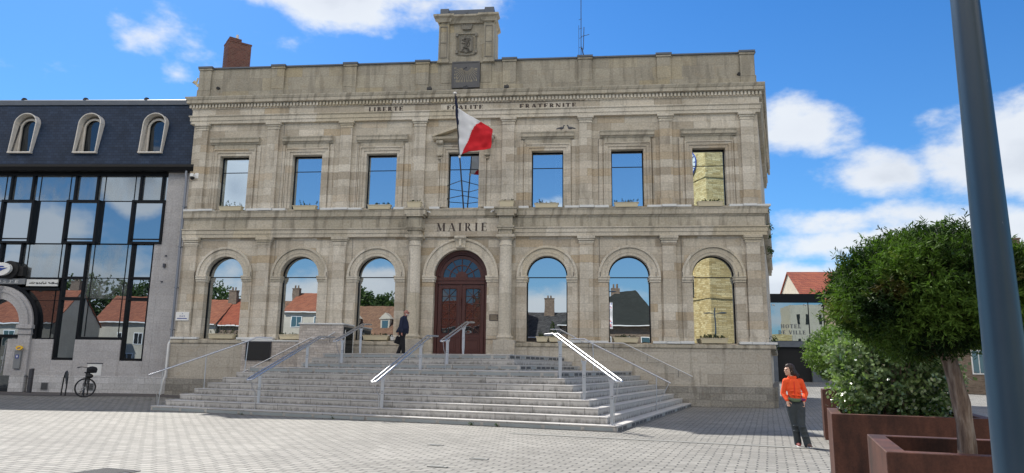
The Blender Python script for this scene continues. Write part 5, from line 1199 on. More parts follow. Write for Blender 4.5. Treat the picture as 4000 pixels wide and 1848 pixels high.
m = MB(); m.ell((-.46, -.10, .78), (.11, .13, .09)); m.tube([(-.42, -.1, .9), (-.45, -.1, .8)], .02, 6); m.build('helmet', 'black_rubber', BI, smooth=True)
m = MB(); m.box(.30, .75, -.07, .07, .70, .715); m.tube([(.68, .06, .7), (.52, .06, .35)], .006, 5); m.tube([(.68, -.06, .7), (.52, -.06, .35)], .006, 5); m.build('rear_rack', 'black_metal', BI)
m = MB(); m.tube([(.10, .0, .30), (.16, .10, .30), (.22, .11, .18)], .01, 6); m.box(.17, .27, .08, .16, .165, .185); m.tube([(.10, 0, .30), (.04, -.10, .30), (-.02, -.11, .42)], .01, 6); m.box(-.07, .03, -.16, -.08, .41, .43); m.build('pedals', 'dark_steel', BI)
m = MB(); m.tube([(.20, .02, .28), (.30, .20, .0)], .009, 5); m.build('kickstand', 'dark_steel', BI)

# ------------------------------------------------------------------ link building, tile-roof house and brick houses to the right
LK = thing('glazed_annexe', (18.4, 24, .6), 0, 'black-framed glass annexe lettered HOTEL DE VILLE above a dark door', 'annexe')
def lk(mb): mb.v = [(x-18.4, y-24, z-.6) for x, y, z in mb.v]; return mb
lk(MB().box(16.0, 22.5, 23.9, 30, 6.28, 6.9)).build('fascia', 'black_frame', LK, bevel=.01)
lk(MB().box(16.0, 22.4, 24.1, 30, 3.08, 3.50)).build('floor_beam', 'lead', LK)
lk(MB().box(16.0, 19.0, 24.05, 30, .3, 3.08).box(21.35, 22.4, 24.05, 30, .3, 3.08)).build('pier', 'lead', LK)
lk(MB().box(19.0, 21.35, 24.3, 24.4, .3, 3.08)).build('garage_door', 'room_dark', LK)
lk(MB().box(16.0, 18.55, 24.05, 24.6, 3.5, 6.28)).build('end_wall', 'plaster', LK)
lk(MB().box(18.62, 21.30, 24.06, 24.075, 3.52, 6.26)).build('pane', 'link_glass', LK); lk(MB().box(21.36, 22.38, 24.06, 24.075, 3.52, 6.26)).build('pane', 'link_glass', LK)
lk(MB().box(22.38, 22.395, 24.07, 29.9, 3.52, 6.26)).build('pane', 'dark_glass', LK)
lk(MB().box(16.1, 22.3, 24.6, 24.65, 3.5, 6.28)).build('dark_interior', 'room_dark', LK)
lk(MB().box(18.55, 18.62, 24.0, 24.2, 3.5, 6.28).box(21.30, 21.36, 24.04, 24.2, 3.5, 6.28).box(22.36, 22.42, 24.0, 24.12, 3.5, 6.28)).each('mullion', 'black_frame', LK)
m = MB(); text(m, 'HOTEL', 19.35, 20.75, 4.42, 4.70, 24.02, .01, True, .2, .07, .2); text(m, 'DE VILLE', 19.15, 21.05, 3.98, 4.26, 24.02, .01, True, .2, .07, .2); lk(m).build('lettering', 'ghost_letter', LK, fix=False)
m = MB()
for x in (18.9, 21.1, 22.2): m.tube([(x-.1, 24.0, 6.05), (x+.1, 24.0, 6.15)], .02, 6); m.tube([(x-.1, 24.0, 6.15), (x+.1, 24.0, 6.05)], .02, 6)
lk(m).build('glass_clamp', 'stainless', LK)

def gable_house(name, x0, x1, y0, y1, ze, zr, wall, roof, label, ridge='x', group=None, wins=(), chim=(), over=.25, face=1, z0=0):
    T = thing(name, ((x0+x1)/2, (y0+y1)/2, z0), 0, label, 'house', group); ox, oy, oz = (x0+x1)/2, (y0+y1)/2, z0
    def L(mb): mb.v = [(x-ox, y-oy, z-oz) for x, y, z in mb.v]; return mb
    w = MB(); w.box(x0, x1, y0, y1, z0, ze)
    if ridge == 'x':
        ym = (y0+y1)/2; t = .14
        for x in (x0, x1-.3): w.profile_x([(y0, ze), (y1, ze), (ym, zr)], x, x+.3)
        r = MB(); s = (zr-ze)/(ym-y0)
        r.profile_x([(y0-over, ze-over*s), (ym, zr), (y1+over, ze-over*s), (y1+over, ze-over*s+t), (ym, zr+t), (y0-over, ze-over*s+t)], x0-.12, x1+.12)
    else:
        xm = (x0+x1)/2; t = .14; s = (zr-ze)/(xm-x0)
        w.slab([(x0, ze), (x1, ze), (xm, zr)], y0, y0+.3); w.slab([(x0, ze), (x1, ze), (xm, zr)], y1-.3, y1)
        r = MB(); r.slab([(x0-over, ze-over*s), (xm, zr), (x1+over, ze-over*s), (x1+over, ze-over*s+t), (xm, zr+t), (x0-over, ze-over*s+t)], y0-.12, y1+.12)
    L(w).build('wall', wall, T); ro = L(r).build('roof', roof, T)
    yf = y1 if face > 0 else y0; s = 1 if face > 0 else -1
    def ybox(a, b): return (min(yf+s*a, yf+s*b), max(yf+s*a, yf+s*b))
    for (wx, wz, ww, wh) in wins:
        a, b = ybox(-.02, .05); q = MB().box(wx-ww/2-.08, wx+ww/2+.08, a, b, wz-.08, wz+wh+.08); wo = L(q).build('window', 'white_paint', T)
        a, b = ybox(.05, .06); L(MB().box(wx-ww/2, wx-.03, a, b, wz, wz+wh).box(wx+.03, wx+ww/2, a, b, wz, wz+wh)).build('pane', 'small_pane', wo)
    for (cx, cy, cw, z1) in chim: co = L(MB().box(cx-cw/2, cx+cw/2, cy-.35, cy+.35, ze, z1).box(cx-cw/2-.05, cx+cw/2+.05, cy-.4, cy+.4, z1, z1+.1).lathe([(.12, 0), (.1, .4)], (cx-.2, cy, z1+.1), 8).lathe([(.12, 0), (.1, .4)], (cx+.2, cy, z1+.1), 8)).build('chimney', 'brown_brick', ro)
    if ridge == 'x' and over > .2:
        a, b = ybox(over-.02, over+.12); L(MB().box(x0, x1, a, b, ze-over*(zr-ze)/((y1-y0)/2)-.05, ze-over*(zr-ze)/((y1-y0)/2)+.08)).build('gutter', 'white_paint', ro)
    return T
gable_house('tiled_house', 25.4, 46, 38, 48.0, 7.6, 10.9, 'pale_render', 'russet_tile', 'house with a long russet tiled roof behind the glass annexe', 'x', None, [(26.3, 5.0, 1.0, 1.5), (29, 5.0, 1.0, 1.5)], (), .3, -1)
gable_house('brick_house', 28.6, 45, 22.5, 32, 6.5, 9.5, 'brown_brick', 'russet_tile', 'brown brick house behind the trees at the right edge', 'x', None, [(29.8, 1.4, .8, 1.5), (31.8, 1.4, .8, 1.5), (34.3, 1.4, .8, 1.5), (36.6, 1.4, .8, 1.5), (30.8, 4.2, .8, 1.4), (34.2, 4.2, .8, 1.4)], [(35.6, 24.5, 1.4, 10.9)], .3, -1)

# ------------------------------------------------------------------ what stands behind the photographer and shows in the glass
def octo(cx, cy, r, a0=0): return [(cx+r*math.cos(a0+math.pi/4*k+math.pi/8), cy+r*math.sin(a0+math.pi/4*k+math.pi/8)) for k in range(8)]
CTW = thing('church_tower', (20.6, -47.2, 0), 0, 'tall square yellow brick church tower with a clock, mirrored in the right windows', 'church tower')
rT = 5.2; a0 = math.atan2(2.75, -2.4)-math.pi/8-math.pi/4*0
def ocs(mb, z0, z1, r): return mb.prism(octo(0, 0, r, a0-math.pi/8*0), z0, z1)
# one arris faces the town hall so that two faces show
poly_ = [(4.6*math.cos(R(112.5-22.5+45*k+6)), 4.6*math.sin(R(112.5-22.5+45*k+6))) for k in range(8)]
arr = Vector((18.13-20.6, -44.4+47.2)); ang0 = R(112); rr = 4.4
def tpoly(r): return [(r*math.cos(ang0+math.pi/2*k), r*math.sin(ang0+math.pi/2*k)) for k in range(4)]
CTW.location = (18.13-rr*math.cos(ang0), -44.4-rr*math.sin(ang0), 0)
MB().prism(tpoly(rr), 0, 30).build('shaft', 'tower_brick', CTW)
m = MB(); [m.prism(tpoly(rr+.12), z, z+.22) for z in (8.6, 16.2, 21.5, 29.8)]; m.build('string_course', 'tower_brick', CTW)
MB().prism(tpoly(rr*.6), 30, 33).build('belfry', 'tower_brick', CTW); m = MB(); P = tpoly(rr*.66); m.add([(x, y, 33) for x, y in P]+[(0, 0, 41)], [(k, (k+1) % 4, 4) for k in range(4)]+[tuple(reversed(range(4)))]); m.build('spire', 'slate', CTW)
for sgn in (1,):
    for kk, zc_ in ((0, 9.9),):
        a = ang0+sgn*math.pi/4; ap = rr*math.cos(math.pi/4); n = Vector((math.cos(a), math.sin(a), 0)); t_ = Vector((-n.y, n.x, 0)); c = n*ap
        fo_ = thing('louvre_window'); fo_.parent = CTW; m = MB(); 
        if sgn > 0 or True:
            for j in range(12): p = c+n*.0+Vector((0, 0, 9.0+j*.19)); m.tube([p-t_*.24+n*.05, p+t_*.24+n*.05], .06, 6)
            m.build('louvre', 'black_tile', fo_); q = MB(); q.tube([c-t_*.33+n*.04+Vector((0, 0, 8.9)), c-t_*.33+n*.04+Vector((0, 0, 11.2)), c+n*.04+Vector((0, 0, 11.7)), c+t_*.33+n*.04+Vector((0, 0, 11.2)), c+t_*.33+n*.04+Vector((0, 0, 8.9))], .09, 6); q.build('surround', 'tower_brick', fo_)
    c = n*ap
    for k, (z, rad) in enumerate(((23.6, 1.45),)):
        cl = MB(); M0 = c+n*.12; M0.z = z; pts0 = [M0+(t_*math.cos(2*math.pi*i/40)+Vector((0, 0, math.sin(2*math.pi*i/40))))*rad for i in range(40)]
        cl.add(pts0+[p-n*.15 for p in pts0], [tuple(range(40)), tuple(reversed(range(40, 80)))]+[(i, (i+1) % 40, 40+(i+1) % 40, 40+i) for i in range(40)]); clo = cl.build('clock', 'clock_face', CTW)
        m = MB(); P = [M0+n*.02+(t_*math.cos(2*math.pi*i/40)+Vector((0, 0, math.sin(2*math.pi*i/40))))*rad*1.02 for i in range(41)]; m.tube(P, .07, 6, False)
        for h in range(12): d_ = t_*math.cos(math.pi*h/6)+Vector((0, 0, math.sin(math.pi*h/6))); m.tube([M0+n*.03+d_*rad*.74, M0+n*.03+d_*rad*.93], .04, 5)
        m.tube([M0+n*.04, M0+n*.04+(t_*.1+Vector((0, 0, -1))).normalized()*rad*.8], .05, 5); m.tube([M0+n*.04, M0+n*.04+(t_*-.5+Vector((0, 0, .9))).normalized()*rad*.6], .06, 5); m.build('hands', 'blue_mark', clo)

def refl_house(x0, x1, yv, ze, zr, wall, roof, label, depth=9, **k):
    return gable_house('terraced_house', x0, x1, .6-yv-depth, .6-yv, ze, zr, wall, roof, label, 'x', 'houses across the square', **k)
refl_house(-49, -41.9, 58, 6.4, 9.7, 'white_render', 'orange_tile', 'terraced house with smooth orange roof, mirrored in the left arched window', wins=[(-45.5, 3.6, .9, 1.3), (-43.4, 3.6, .9, 1.3), (-44.5, .9, 1.2, 1.5)], chim=[(-41.9, -61.5, 1.1, 11)])
refl_house(-41.6, -36.2, 58.3, 6.3, 9.9, 'brown_brick', 'russet_tile', 'terraced house with skylight and darker orange roof', wins=[(-40, 3.5, .9, 1.3), (-37.5, 3.5, .9, 1.3), (-39, .8, 1.2, 1.6)])
refl_house(-36, -32.9, 58, 6.0, 9.6, 'brown_brick', 'brown_tile', 'narrow terraced house with brown chequered roof', wins=[(-34.6, 3.2, .9, 1.3)], chim=[(-32.9, -61, .9, 11.2)])
refl_house(-32.7, -26.4, 57.6, 8.0, 10.6, 'white_render', 'orange_tile', 'taller terraced house with white front under bright orange tiles', wins=[(-31, 6.0, 1.3, 1.3), (-28, 6.0, 1.3, 1.3), (-31, 3.0, 1.2, 1.6), (-28, 3.0, 1.2, 1.6)])
H_ = refl_house(-26.2, -17.2, 58, 5.2, 8.9, 'pale_render', 'brown_tile', 'wide terraced house with two white dormers, mirrored beside the walking man', wins=[(-25, 2.6, .9, 1.4), (-22.6, 2.6, .9, 1.4), (-20, 2.6, .9, 1.4)], chim=[(-17.2, -61.3, 1.0, 10)])
for x in (-24.0, -19.9):
    ox, oy = -21.7, (.6-58-4.5); m = MB(); m.box(x-.6-ox, x+.6-ox, .6-58-1.9-oy, .6-58-.9-oy, 5.6, 7.2); m.slab([(x-.8-ox, 7.2), (x+.8-ox, 7.2), (x-ox, 8.0)], .6-58-2.4-oy, .6-58-.8-oy); do = m.build('dormer', 'white_render', H_); MB().box(x-.4-ox, x+.4-ox, .6-58-.9-oy, .6-58-.88-oy, 5.9, 7.0).build('pane', 'small_pane', do)
refl_house(-17, -8.5, 59, 6.0, 9.6, 'white_render', 'russet_tile', 'terraced house with white front and russet roof behind the square centre', wins=[(-15.5, 3.2, 1, 1.5), (-13, 3.2, 1, 1.5), (-10.4, 3.2, 1, 1.5)], chim=[(-8.6, -63, 1.0, 11)])
refl_house(-8.3, -2.2, 57, 6.5, 10.2, 'red_brick', 'orange_tile', 'terraced brick house with orange roof left of the black-tiled one', wins=[(-6.8, 3.4, 1, 1.5), (-4, 3.4, 1, 1.5)])
refl_house(-2.0, 6.8, 60, 5.2, 8.4, 'brown_brick', 'black_tile', 'low terraced house with glossy black tiles and one square chimney', wins=[(0, 2.4, 1, 1.4), (3, 2.4, 1, 1.4)], chim=[(.7, -63.5, 1.3, 10.2)])
# hipped slate house
HH = thing('hipped_house', (10.3, -54, 0), 0, 'large house under a steep dark hipped roof, mirrored right of the door', 'house', 'houses across the square')
MB().box(-7.6, 3.4, -4.5, 4.6, 0, 6.1).build('wall', 'brown_brick', HH)
m = MB(); m.add([(-8, -5, 6.0), (3.8, -5, 6.0), (3.8, 5.1, 6.0), (-8, 5.1, 6.0), (-1.2, .3, 10.1), (.9, .3, 10.4)], [(0, 1, 5, 4), (1, 2, 5), (2, 3, 4, 5), (3, 0, 4), (3, 2, 1, 0)]); rh = m.build('roof', 'dark_tile', HH)
MB().box(-1.9, -.9, -.2, .5, 8, 10.6).lathe([(.12, 0), (.1, .5)], (-1.6, .15, 10.6), 8).lathe([(.12, 0), (.1, .5)], (-1.2, .15, 10.6), 8).build('chimney', 'brown_brick', rh)
m = MB(); m.box(-8.1, 3.9, 5.1, 5.2, 5.95, 6.05); m.build('gutter', 'white_paint', rh); 
for x in (-2.6, -.6, 1.6): wo = MB().box(x-.5, x+.5, 4.6, 4.66, 3.2, 4.8).build('window', 'white_paint', HH); MB().box(x-.42, x+.42, 4.66, 4.67, 3.28, 4.72).build('pane', 'small_pane', wo)
# pale stone block mirrored in the annexe
PB = thing('pale_tower_house', (42.5, -52, 0), 0, 'pale yellow stone tower house mirrored in the glass annexe', 'house', 'houses across the square')
MB().box(-1.9, 4.5, -3, 3.2, 0, 12.5).build('wall', 'pale_render', PB); MB().box(-7.5, -1.9, -3, 3.4, 0, 7.4).build('low_wing', 'tower_brick', PB)
m = MB(); [m.box(x-.22, x+.22, 3.2, 3.24, z, z+1.7) for x in (-.6, .8, 3) for z in (9.2, 5.0)]; m.build('slit_window', 'dark_tile', PB)
gable_house('terraced_house', 50, 64, -60, -52, 8, 12, 'pale_render', 'russet_tile', 'pale house with russet roof far right behind the photographer', 'x', 'houses across the square', wins=[(53, 4.5, 1, 1.6), (57, 4.5, 1, 1.6)])
# row to the far left, mirrored in the post office glass (fronts turned to the square)
for k, (x, w_, ze, zr, wl_, rf2, lab) in enumerate(((-57.5, 10, 5.6, 9.4, 'white_render', 'orange_tile', 'white house with orange roof mirrored low in the post office glass'), (-69, 11, 6.4, 10.6, 'pale_render', 'black_tile', 'cream house with dark roof mirrored in the post office glass'), (-80, 10, 5.8, 9.8, 'white_render', 'russet_tile', 'last white house of the row beyond the post office'))):
    gable_house('terraced_house', x, x+w_, -56+k*1.2, -47+k*1.2, ze, zr, wl_, rf2, lab, 'x', 'houses across the square', wins=[(x+2, 3, 1, 1.6), (x+5, 3, 1, 1.6), (x+8, 3, 1, 1.6)], chim=[(x+w_-1, -52+k*5, 1.0, zr+1.2)])
# street lamp with two arms
def lamp2(p, lab, cat='street lamp'):
    T = thing('street_lamp', p, 0, lab, cat); MB().tube([(0, 0, 0), (0, 0, 6.9)], [.09, .05], 12).build('pole', 'pole_paint', T, smooth=True)
    for s in (-1, 1): m = MB(); m.tube([(0, 0, 6.3), (s*.5, 0, 6.42)], .03, 8); ao = m.build('arm', 'pole_paint', T, smooth=True); MB().ell((s*.72, 0, 6.42), (.36, .12, .06)).build('lamp_head', 'pole_paint', ao, smooth=True)
lamp2((16.9, -35.5, 0), 'two-armed street lamp seen as a reflection against the brick tower')
BN = thing('banner', (6.85, -13.4, 0), 0, 'x', 'banner') if False else None

# ------------------------------------------------------------------ lamp pole with banner
LP = thing('street_lamp', (6.69, -26.1, 0), 0, 'blue-grey steel lamp pole close to the camera at the right edge', 'street lamp')
MB().tube([(0, 0, .0), (0, 0, .9), (0, 0, 1.4), (0, 0, 3.0), (0, 0, 7.6)], [.082, .078, .0715, .052, .035], 40).build('pole', 'pole_paint', LP, smooth=True)
MB().tube([(0, 0, 0), (0, 0, .03)], .16, 24).build('base_plate', 'pole_paint', LP, smooth=True)
for s in (-1, 1):
    ao = MB().tube([(0, 0, 7.2), (s*.5, 0, 7.32)], .025, 8).build('arm', 'pole_paint', LP, smooth=True); MB().ell((s*.72, 0, 7.32), (.34, .12, .05)).build('lamp_head', 'pole_paint', ao, smooth=True)
BN = thing('banner', (6.72, -26.1, 4.4), 0, 'patterned white banner hung high on the lamp pole, mirrored in a ground-floor window', 'banner')
m = MB(); n = 14
m.add([(.06+.62*i/4, .06*math.sin(j*.8)+.02*i, 2.1*j/n) for j in range(n+1) for i in range(5)], [(j*5+i, j*5+i+1, j*5+i+6, j*5+i+5) for j in range(n) for i in range(4)]); bo = m.build('cloth', 'banner_cloth', BN, smooth=True, fix=False)
for z in (0, 2.1): MB().tube([(0, 0, z), (.70, .04, z)], .012, 6).build('rod', 'dark_steel', BN)
for nm, mm, rot_ in (('pattern', 'banner_blue', 0), ('pattern', 'banner_pink', 1)):
    m = MB()
    for k in range(26): x = random.uniform(.1, .55); z = random.uniform(.05, 1.95); w_, h_ = random.uniform(.03, .12), random.uniform(.03, .1); yy = .06*math.sin(z/2.1*n*.8)+.02*(x-.06)/.155; m.add([(x, yy+.016, z), (x+w_, yy+.02, z), (x+w_, yy+.02, z+h_), (x, yy+.016, z+h_), (x, yy-.016, z), (x+w_, yy-.012, z), (x+w_, yy-.012, z+h_), (x, yy-.016, z+h_)], [(0, 1, 2, 3), (4, 5, 6, 7)])
    m.build(nm, mm, bo, fix=False)

# ------------------------------------------------------------------ corten planters, turned like the stairs
def planter(px, py, w, d, h, label):
    T = thing('planter', (px, py, 0), -TH, label, 'planter', 'rust-brown steel planters'); t = .10
    m = MB(); o = [(0, 0), (w, 0), (w, d), (0, d)]; i_ = [(t, t), (w-t, t), (w-t, d-t), (t, d-t)]
    vs = [(x, y, z) for (q, z) in ((o, .0), (o, h), (i_, h), (i_, h-.32)) for x, y in q]
    fs = [(3, 2, 1, 0)]+[(k, (k+1) % 4, 4+(k+1) % 4, 4+k) for k in range(4)]+[(4+k, 4+(k+1) % 4, 8+(k+1) % 4, 8+k) for k in range(4)]+[(8+k, 8+(k+1) % 4, 12+(k+1) % 4, 12+k) for k in range(4)]+[(12, 13, 14, 15)]
    m.add(vs, fs); m.build('box', 'corten', T, bevel=.004)
    MB().box(t-.02, w-t+.02, t-.02, d-t+.02, h-.32, h-.16).build('soil', 'soil', T)
    return T
P1 = planter(6.65, -25.03, 1.2, 1.1, 1.05, 'nearest corten steel planter with a trunk rising from it'); MB().box(.12, 1.08, .12, .98, .80, .86).build('inner_liner', 'panel_grey', P1)
planter(7.47, -21.73, 1.35, 1.15, 1.05, 'middle corten steel planter overflowing with a laurel bush')
planter(10.22, -12.85, 1.35, 1.2, 1.05, 'farthest corten steel planter behind the laurel, nearest the woman')
planter(9.6, -24.0, 1.2, 1.1, 1.05, 'corten steel planter hidden behind the lamp pole')

# ------------------------------------------------------------------ foliage
def noise3(p, s, o=0): return mnoise.noise(Vector((p[0]*s+o, p[1]*s, p[2]*s)))
def ball_tree(T, c, r, nsprig, needle, seed, mat_, width=.010, per=7, lump=.16, flat=.0, shell=.55, name='crown'):
    rnd = random.Random(seed); V = []; F = []; tone = []
    for k in range(nsprig):
        z = rnd.uniform(-1, 1); a = rnd.uniform(0, 2*math.pi); q = math.sqrt(1-z*z); d = Vector((q*math.cos(a), q*math.sin(a), z))
        n1 = noise3(d, 2.1, seed)+.5*noise3(d, 5.0, seed+9)
        if noise3(d, 3.4, seed+31) < -.30 and rnd.random() < .6: rad = rnd.uniform(.55, .85)
        else: rad = (1-shell*rnd.random()**2.2)
        if rad > .95 and rnd.random() < .10: rad *= rnd.uniform(1.05, 1.16)
        rr_ = rad*(1+lump*n1)
        zz = d.z
        p = Vector((c[0]+d.x*r[0]*rr_, c[1]+d.y*r[1]*rr_, c[2]+zz*r[2]*rr_))
        if zz < 0 and flat: p.z = c[2]+zz*r[2]*rr_*(1-flat)
        ax = (d+Vector((rnd.uniform(-.6, .6), rnd.uniform(-.6, .6), rnd.uniform(-.3, .6)))).normalized()
        u = ax.orthogonal().normalized(); v = ax.cross(u); L_ = needle*rnd.uniform(.8, 1.7)
        base_t = min(1, max(0, .34+1.1*noise3(p, 5, seed+3)+rnd.uniform(-.3, .3)+(.18 if rad > .92 else -.1)))  # inner sprigs darker: shade inside the crown put into the leaf tone
        twig = ax*L_*1.7
        for j in range(per):
            b = rnd.uniform(0, 2*math.pi); t = j/per; e = (ax*.75+(u*math.cos(b)+v*math.sin(b))).normalized()*needle*rnd.uniform(.7, 1.1)
            o = p+twig*t; s = e.cross(Vector((rnd.uniform(-1, 1), rnd.uniform(-1, 1), rnd.uniform(-1, 1)))).normalized()*width*.5
            i = len(V); V += [o-s*.5, o+s*.5, o+e*.55+s, o+e, o+e*.55-s]; F.append((i, i+1, i+2, i+3, i+4)); tone.append(base_t)
    me = bpy.data.meshes.new(name); me.from_pydata([tuple(v) for v in V], [], F); me.materials.append(MATS[mat_]); at = me.attributes.new('tone', 'FLOAT', 'FACE'); at.data.foreach_set('value', tone)
    o = bpy.data.objects.new(name, me); COL.objects.link(o); o.parent = T; return o
def limbs(T, base, top, r0, r1, c, r, n, seed, m='bark'):
    rnd = random.Random(seed); b, t = Vector(base), Vector(top); k = 9; P = []; Rr = []
    for i in range(k+1):
        f_ = i/k; P.append(b.lerp(t, f_)+Vector((.02*math.sin(f_*5+seed), .02*math.cos(f_*4), 0))*(1 if 0 < i < k else 0)); Rr.append(r0+(r1-r0)*f_+.004*math.sin(i*2.3))
    mb = MB(); mb.tube(P, Rr, 14)
    for i in range(n):
        z = rnd.uniform(.1, 1); a = rnd.uniform(0, 6.28); q = math.sqrt(max(0, 1-z*z)); e = Vector((c[0]+r[0]*.86*q*math.cos(a), c[1]+r[1]*.86*q*math.sin(a), c[2]+r[2]*.86*z)); s = b.lerp(t, rnd.uniform(.93, 1)); mid = s.lerp(e, .5)+Vector((0, 0, -.06*rnd.random()))
        mb.tube([s, mid, e], [r1*.5, r1*.28, r1*.08], 6)
    return mb.build('trunk', m, T, smooth=True)
# big yew in the nearest planter
YW = thing('yew_tree', (7.16, -24.85, .9), 0, 'large clipped ball-headed yew on a bare trunk in the nearest planter', 'tree')
yc = (-.09, .10, .985); yr2 = (.50, .52, .335)
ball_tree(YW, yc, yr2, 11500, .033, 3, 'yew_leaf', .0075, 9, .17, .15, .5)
limbs(YW, (0, 0, -.25), (-.07, .03, .72), .050, .040, yc, yr2, 60, 5)
# laurel in the middle planter
LB = thing('laurel_bush', (8.25, -21.15, .95), 0, 'loose broad-leaved laurel bush with glossy leaves in the middle planter', 'bush')
ball_tree(LB, (.10, .10, .52), (.56, .52, .66), 5200, .048, 11, 'laurel_leaf', .034, 3, .25, .0, .6)
rnd_ = random.Random(2); m = MB()
for k in range(34):
    a = rnd_.uniform(0, 6.28); q = rnd_.uniform(.2, .52); m.tube([(rnd_.uniform(-.2, .2), rnd_.uniform(-.15, .15), -.15), (q*.5*math.cos(a), q*.5*math.sin(a), .4), (q*math.cos(a), q*math.sin(a), rnd_.uniform(.5, 1.0))], [.012, .009, .004], 5)
m.build('stems', 'bark', LB)
# small bright ball tree behind
RB = thing('round_tree', (10.85, -12.3, .9), 0, 'small bright green ball-headed tree in the farthest planter', 'tree')
rc = (.0, .0, .92); rr3 = (.70, .68, .60)
ball_tree(RB, rc, rr3, 5200, .045, 21, 'yew_bright', .016, 6, .10, .1, .45); limbs(RB, (0, 0, -.2), (0, 0, .6), .05, .04, rc, rr3, 12, 8)
# second yew right of the pole
YB = thing('yew_tree', (10.15, -23.4, .9), 0, 'darker ball-headed yew cut off by the right edge behind the pole', 'tree')
yc2 = (.0, .0, 1.35); yr4 = (.98, .95, .82)
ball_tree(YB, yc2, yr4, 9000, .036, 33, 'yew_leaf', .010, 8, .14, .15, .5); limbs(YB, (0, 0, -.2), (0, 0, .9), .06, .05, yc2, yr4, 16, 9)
# woods and garden trees behind the far houses (seen as reflections)
def far_tree(x, y, h, r, seed, label):
    T = thing('broadleaf_tree', (x, y, 0), 0, label, 'tree', 'trees behind the far houses'); ball_tree(T, (0, 0, h-r*.8), (r, r, r*.85), 1500, .34, seed, 'tree_leaf', .30, 4, .35, 0, .7); limbs(T, (0, 0, 0), (0, 0, h-r), .3, .18, (0, 0, h-r*.8), (r, r, r), 8, seed)
for k, (x, y, h, r, l) in enumerate(((-28.5, -71, 12.2, 2.6, 'round tree above the white-fronted house'), (-24, -72, 11.0, 3.0, 'low tree left behind the dormered house'), (-19.5, -71.5, 10.6, 3.0, 'low tree right behind the dormered house'), (-60, -72, 13, 4.5, 'broad tree behind the white orange-roofed house'), (-68, -70, 12.5, 4, 'broad tree behind the dark-roofed house'),
                                   (-52, -73, 12.5, 4, 'dense tree between two house rows'), (-77, -68, 12.5, 5, 'broad tree at the end of the row'), (-86, -60, 13, 5, 'last tree beyond the far row'))): far_tree(x, y, h, r, 50+k, l)

# ------------------------------------------------------------------ people
def fuse(mb, name, m, parent, vox=.008, smooth_=6):
    """one continuous skin out of overlapping volumes"""
    o = mb.build(name, m, parent, fix=True); r_ = o.modifiers.new('r', 'REMESH'); r_.mode = 'VOXEL'; r_.voxel_size = vox; r_.use_smooth_shade = True
    s_ = o.modifiers.new('s', 'SMOOTH'); s_.factor = .5; s_.iterations = smooth_
    dg = bpy.context.evaluated_depsgraph_get(); me = bpy.data.meshes.new_from_object(o.evaluated_get(dg)); old = o.data; o.modifiers.clear(); o.data = me; bpy.data.meshes.remove(old); me.name = name
    me.polygons.foreach_set('use_smooth', [True]*len(me.polygons))
    if not me.materials: me.materials.append(MATS[m])
    return o
def limb(mb, pts, rad, sq=1.0, sqy=1.0):
    pts = [Vector(p) for p in pts]
    for i in range(len(pts)-1):
        a, b, ra, rb = pts[i], pts[i+1], rad[i], rad[i+1]; n = max(2, int((b-a).length/(min(ra, rb)*.45)))
        for k in range(n+1): f_ = k/n; p = a.lerp(b, f_); q = ra+(rb-ra)*f_; mb.ell(p, (q*sq, q*sqy, q), 12, 8)
    return mb
def hand(mb, wrist, dirv, side, s=1.0, palm_n=(0, -1, 0)):
    """palm, four unequal curled fingers and a thumb"""
    w = Vector(wrist); d = Vector(dirv).normalized(); n = Vector(palm_n).normalized(); t = d.cross(n).normalized()*side
    limb(mb, [w, w+d*.05*s, w+d*.085*s], [.022*s, .030*s, .030*s], 1, 1)
    for i, (o, l) in enumerate(((-.026, .055), (-.009, .066), (.009, .062), (.025, .048))):
        b = w+d*.09*s+t*o*s; limb(mb, [b, b+(d+n*.25)*l*.5*s, b+(d*.7+n*.8)*l*.8*s], [.0095*s, .009*s, .0075*s])
    b = w+d*.03*s+t*(-.03)*s; limb(mb, [b, b+(d*.6-t*.7+n*.3)*.035*s, b+(d*.9-t*.6+n*.5)*.058*s], [.013*s, .011*s, .009*s])
def head(mb, c, face, s=1.0, upv=(0, 0, 1)):
    """skull, jaw, brow, nose, lips, chin, ears"""
    c = Vector(c); f_ = Vector(face).normalized(); u = Vector(upv); r_ = f_.cross(u).normalized()
    def P(x, y, z): return c+r_*x*s+f_*y*s+u*z*s
    def E(x, y, z, rx, ry, rz):
        k = len(mb.v); mb.ell((0, 0, 0), 1, 14, 10)
        for i in range(k, len(mb.v)): v = mb.v[i]; mb.v[i] = tuple(P(x+v[0]*rx, y+v[1]*ry, z+v[2]*rz))
    E(0, -.012, .030, .074, .092, .082); E(0, .022, -.030, .058, .066, .078); E(0, .062, -.088, .026, .024, .022); E(0, .030, -.070, .046, .048, .034)
    E(0, .080, .018, .046, .014, .012); E(0, .092, -.008, .011, .014, .026); E(0, .104, -.026, .014, .016, .013); E(0, .086, -.052, .024, .010, .007); E(0, .084, -.064, .021, .010, .007)
    for sx in (-1, 1): E(sx*.072, -.012, -.008, .010, .018, .030); E(sx*.034, .074, -.030, .020, .014, .018)
    return P
def eyes(P, parent, nm='eyes'):
    m = MB()
    for sx in (-1, 1): p = P(sx*.028, .083, .004); m.ell(p, (.0085, .0085, .006), 10, 6)
    return m.build(nm, 'black_rubber', parent, smooth=True)
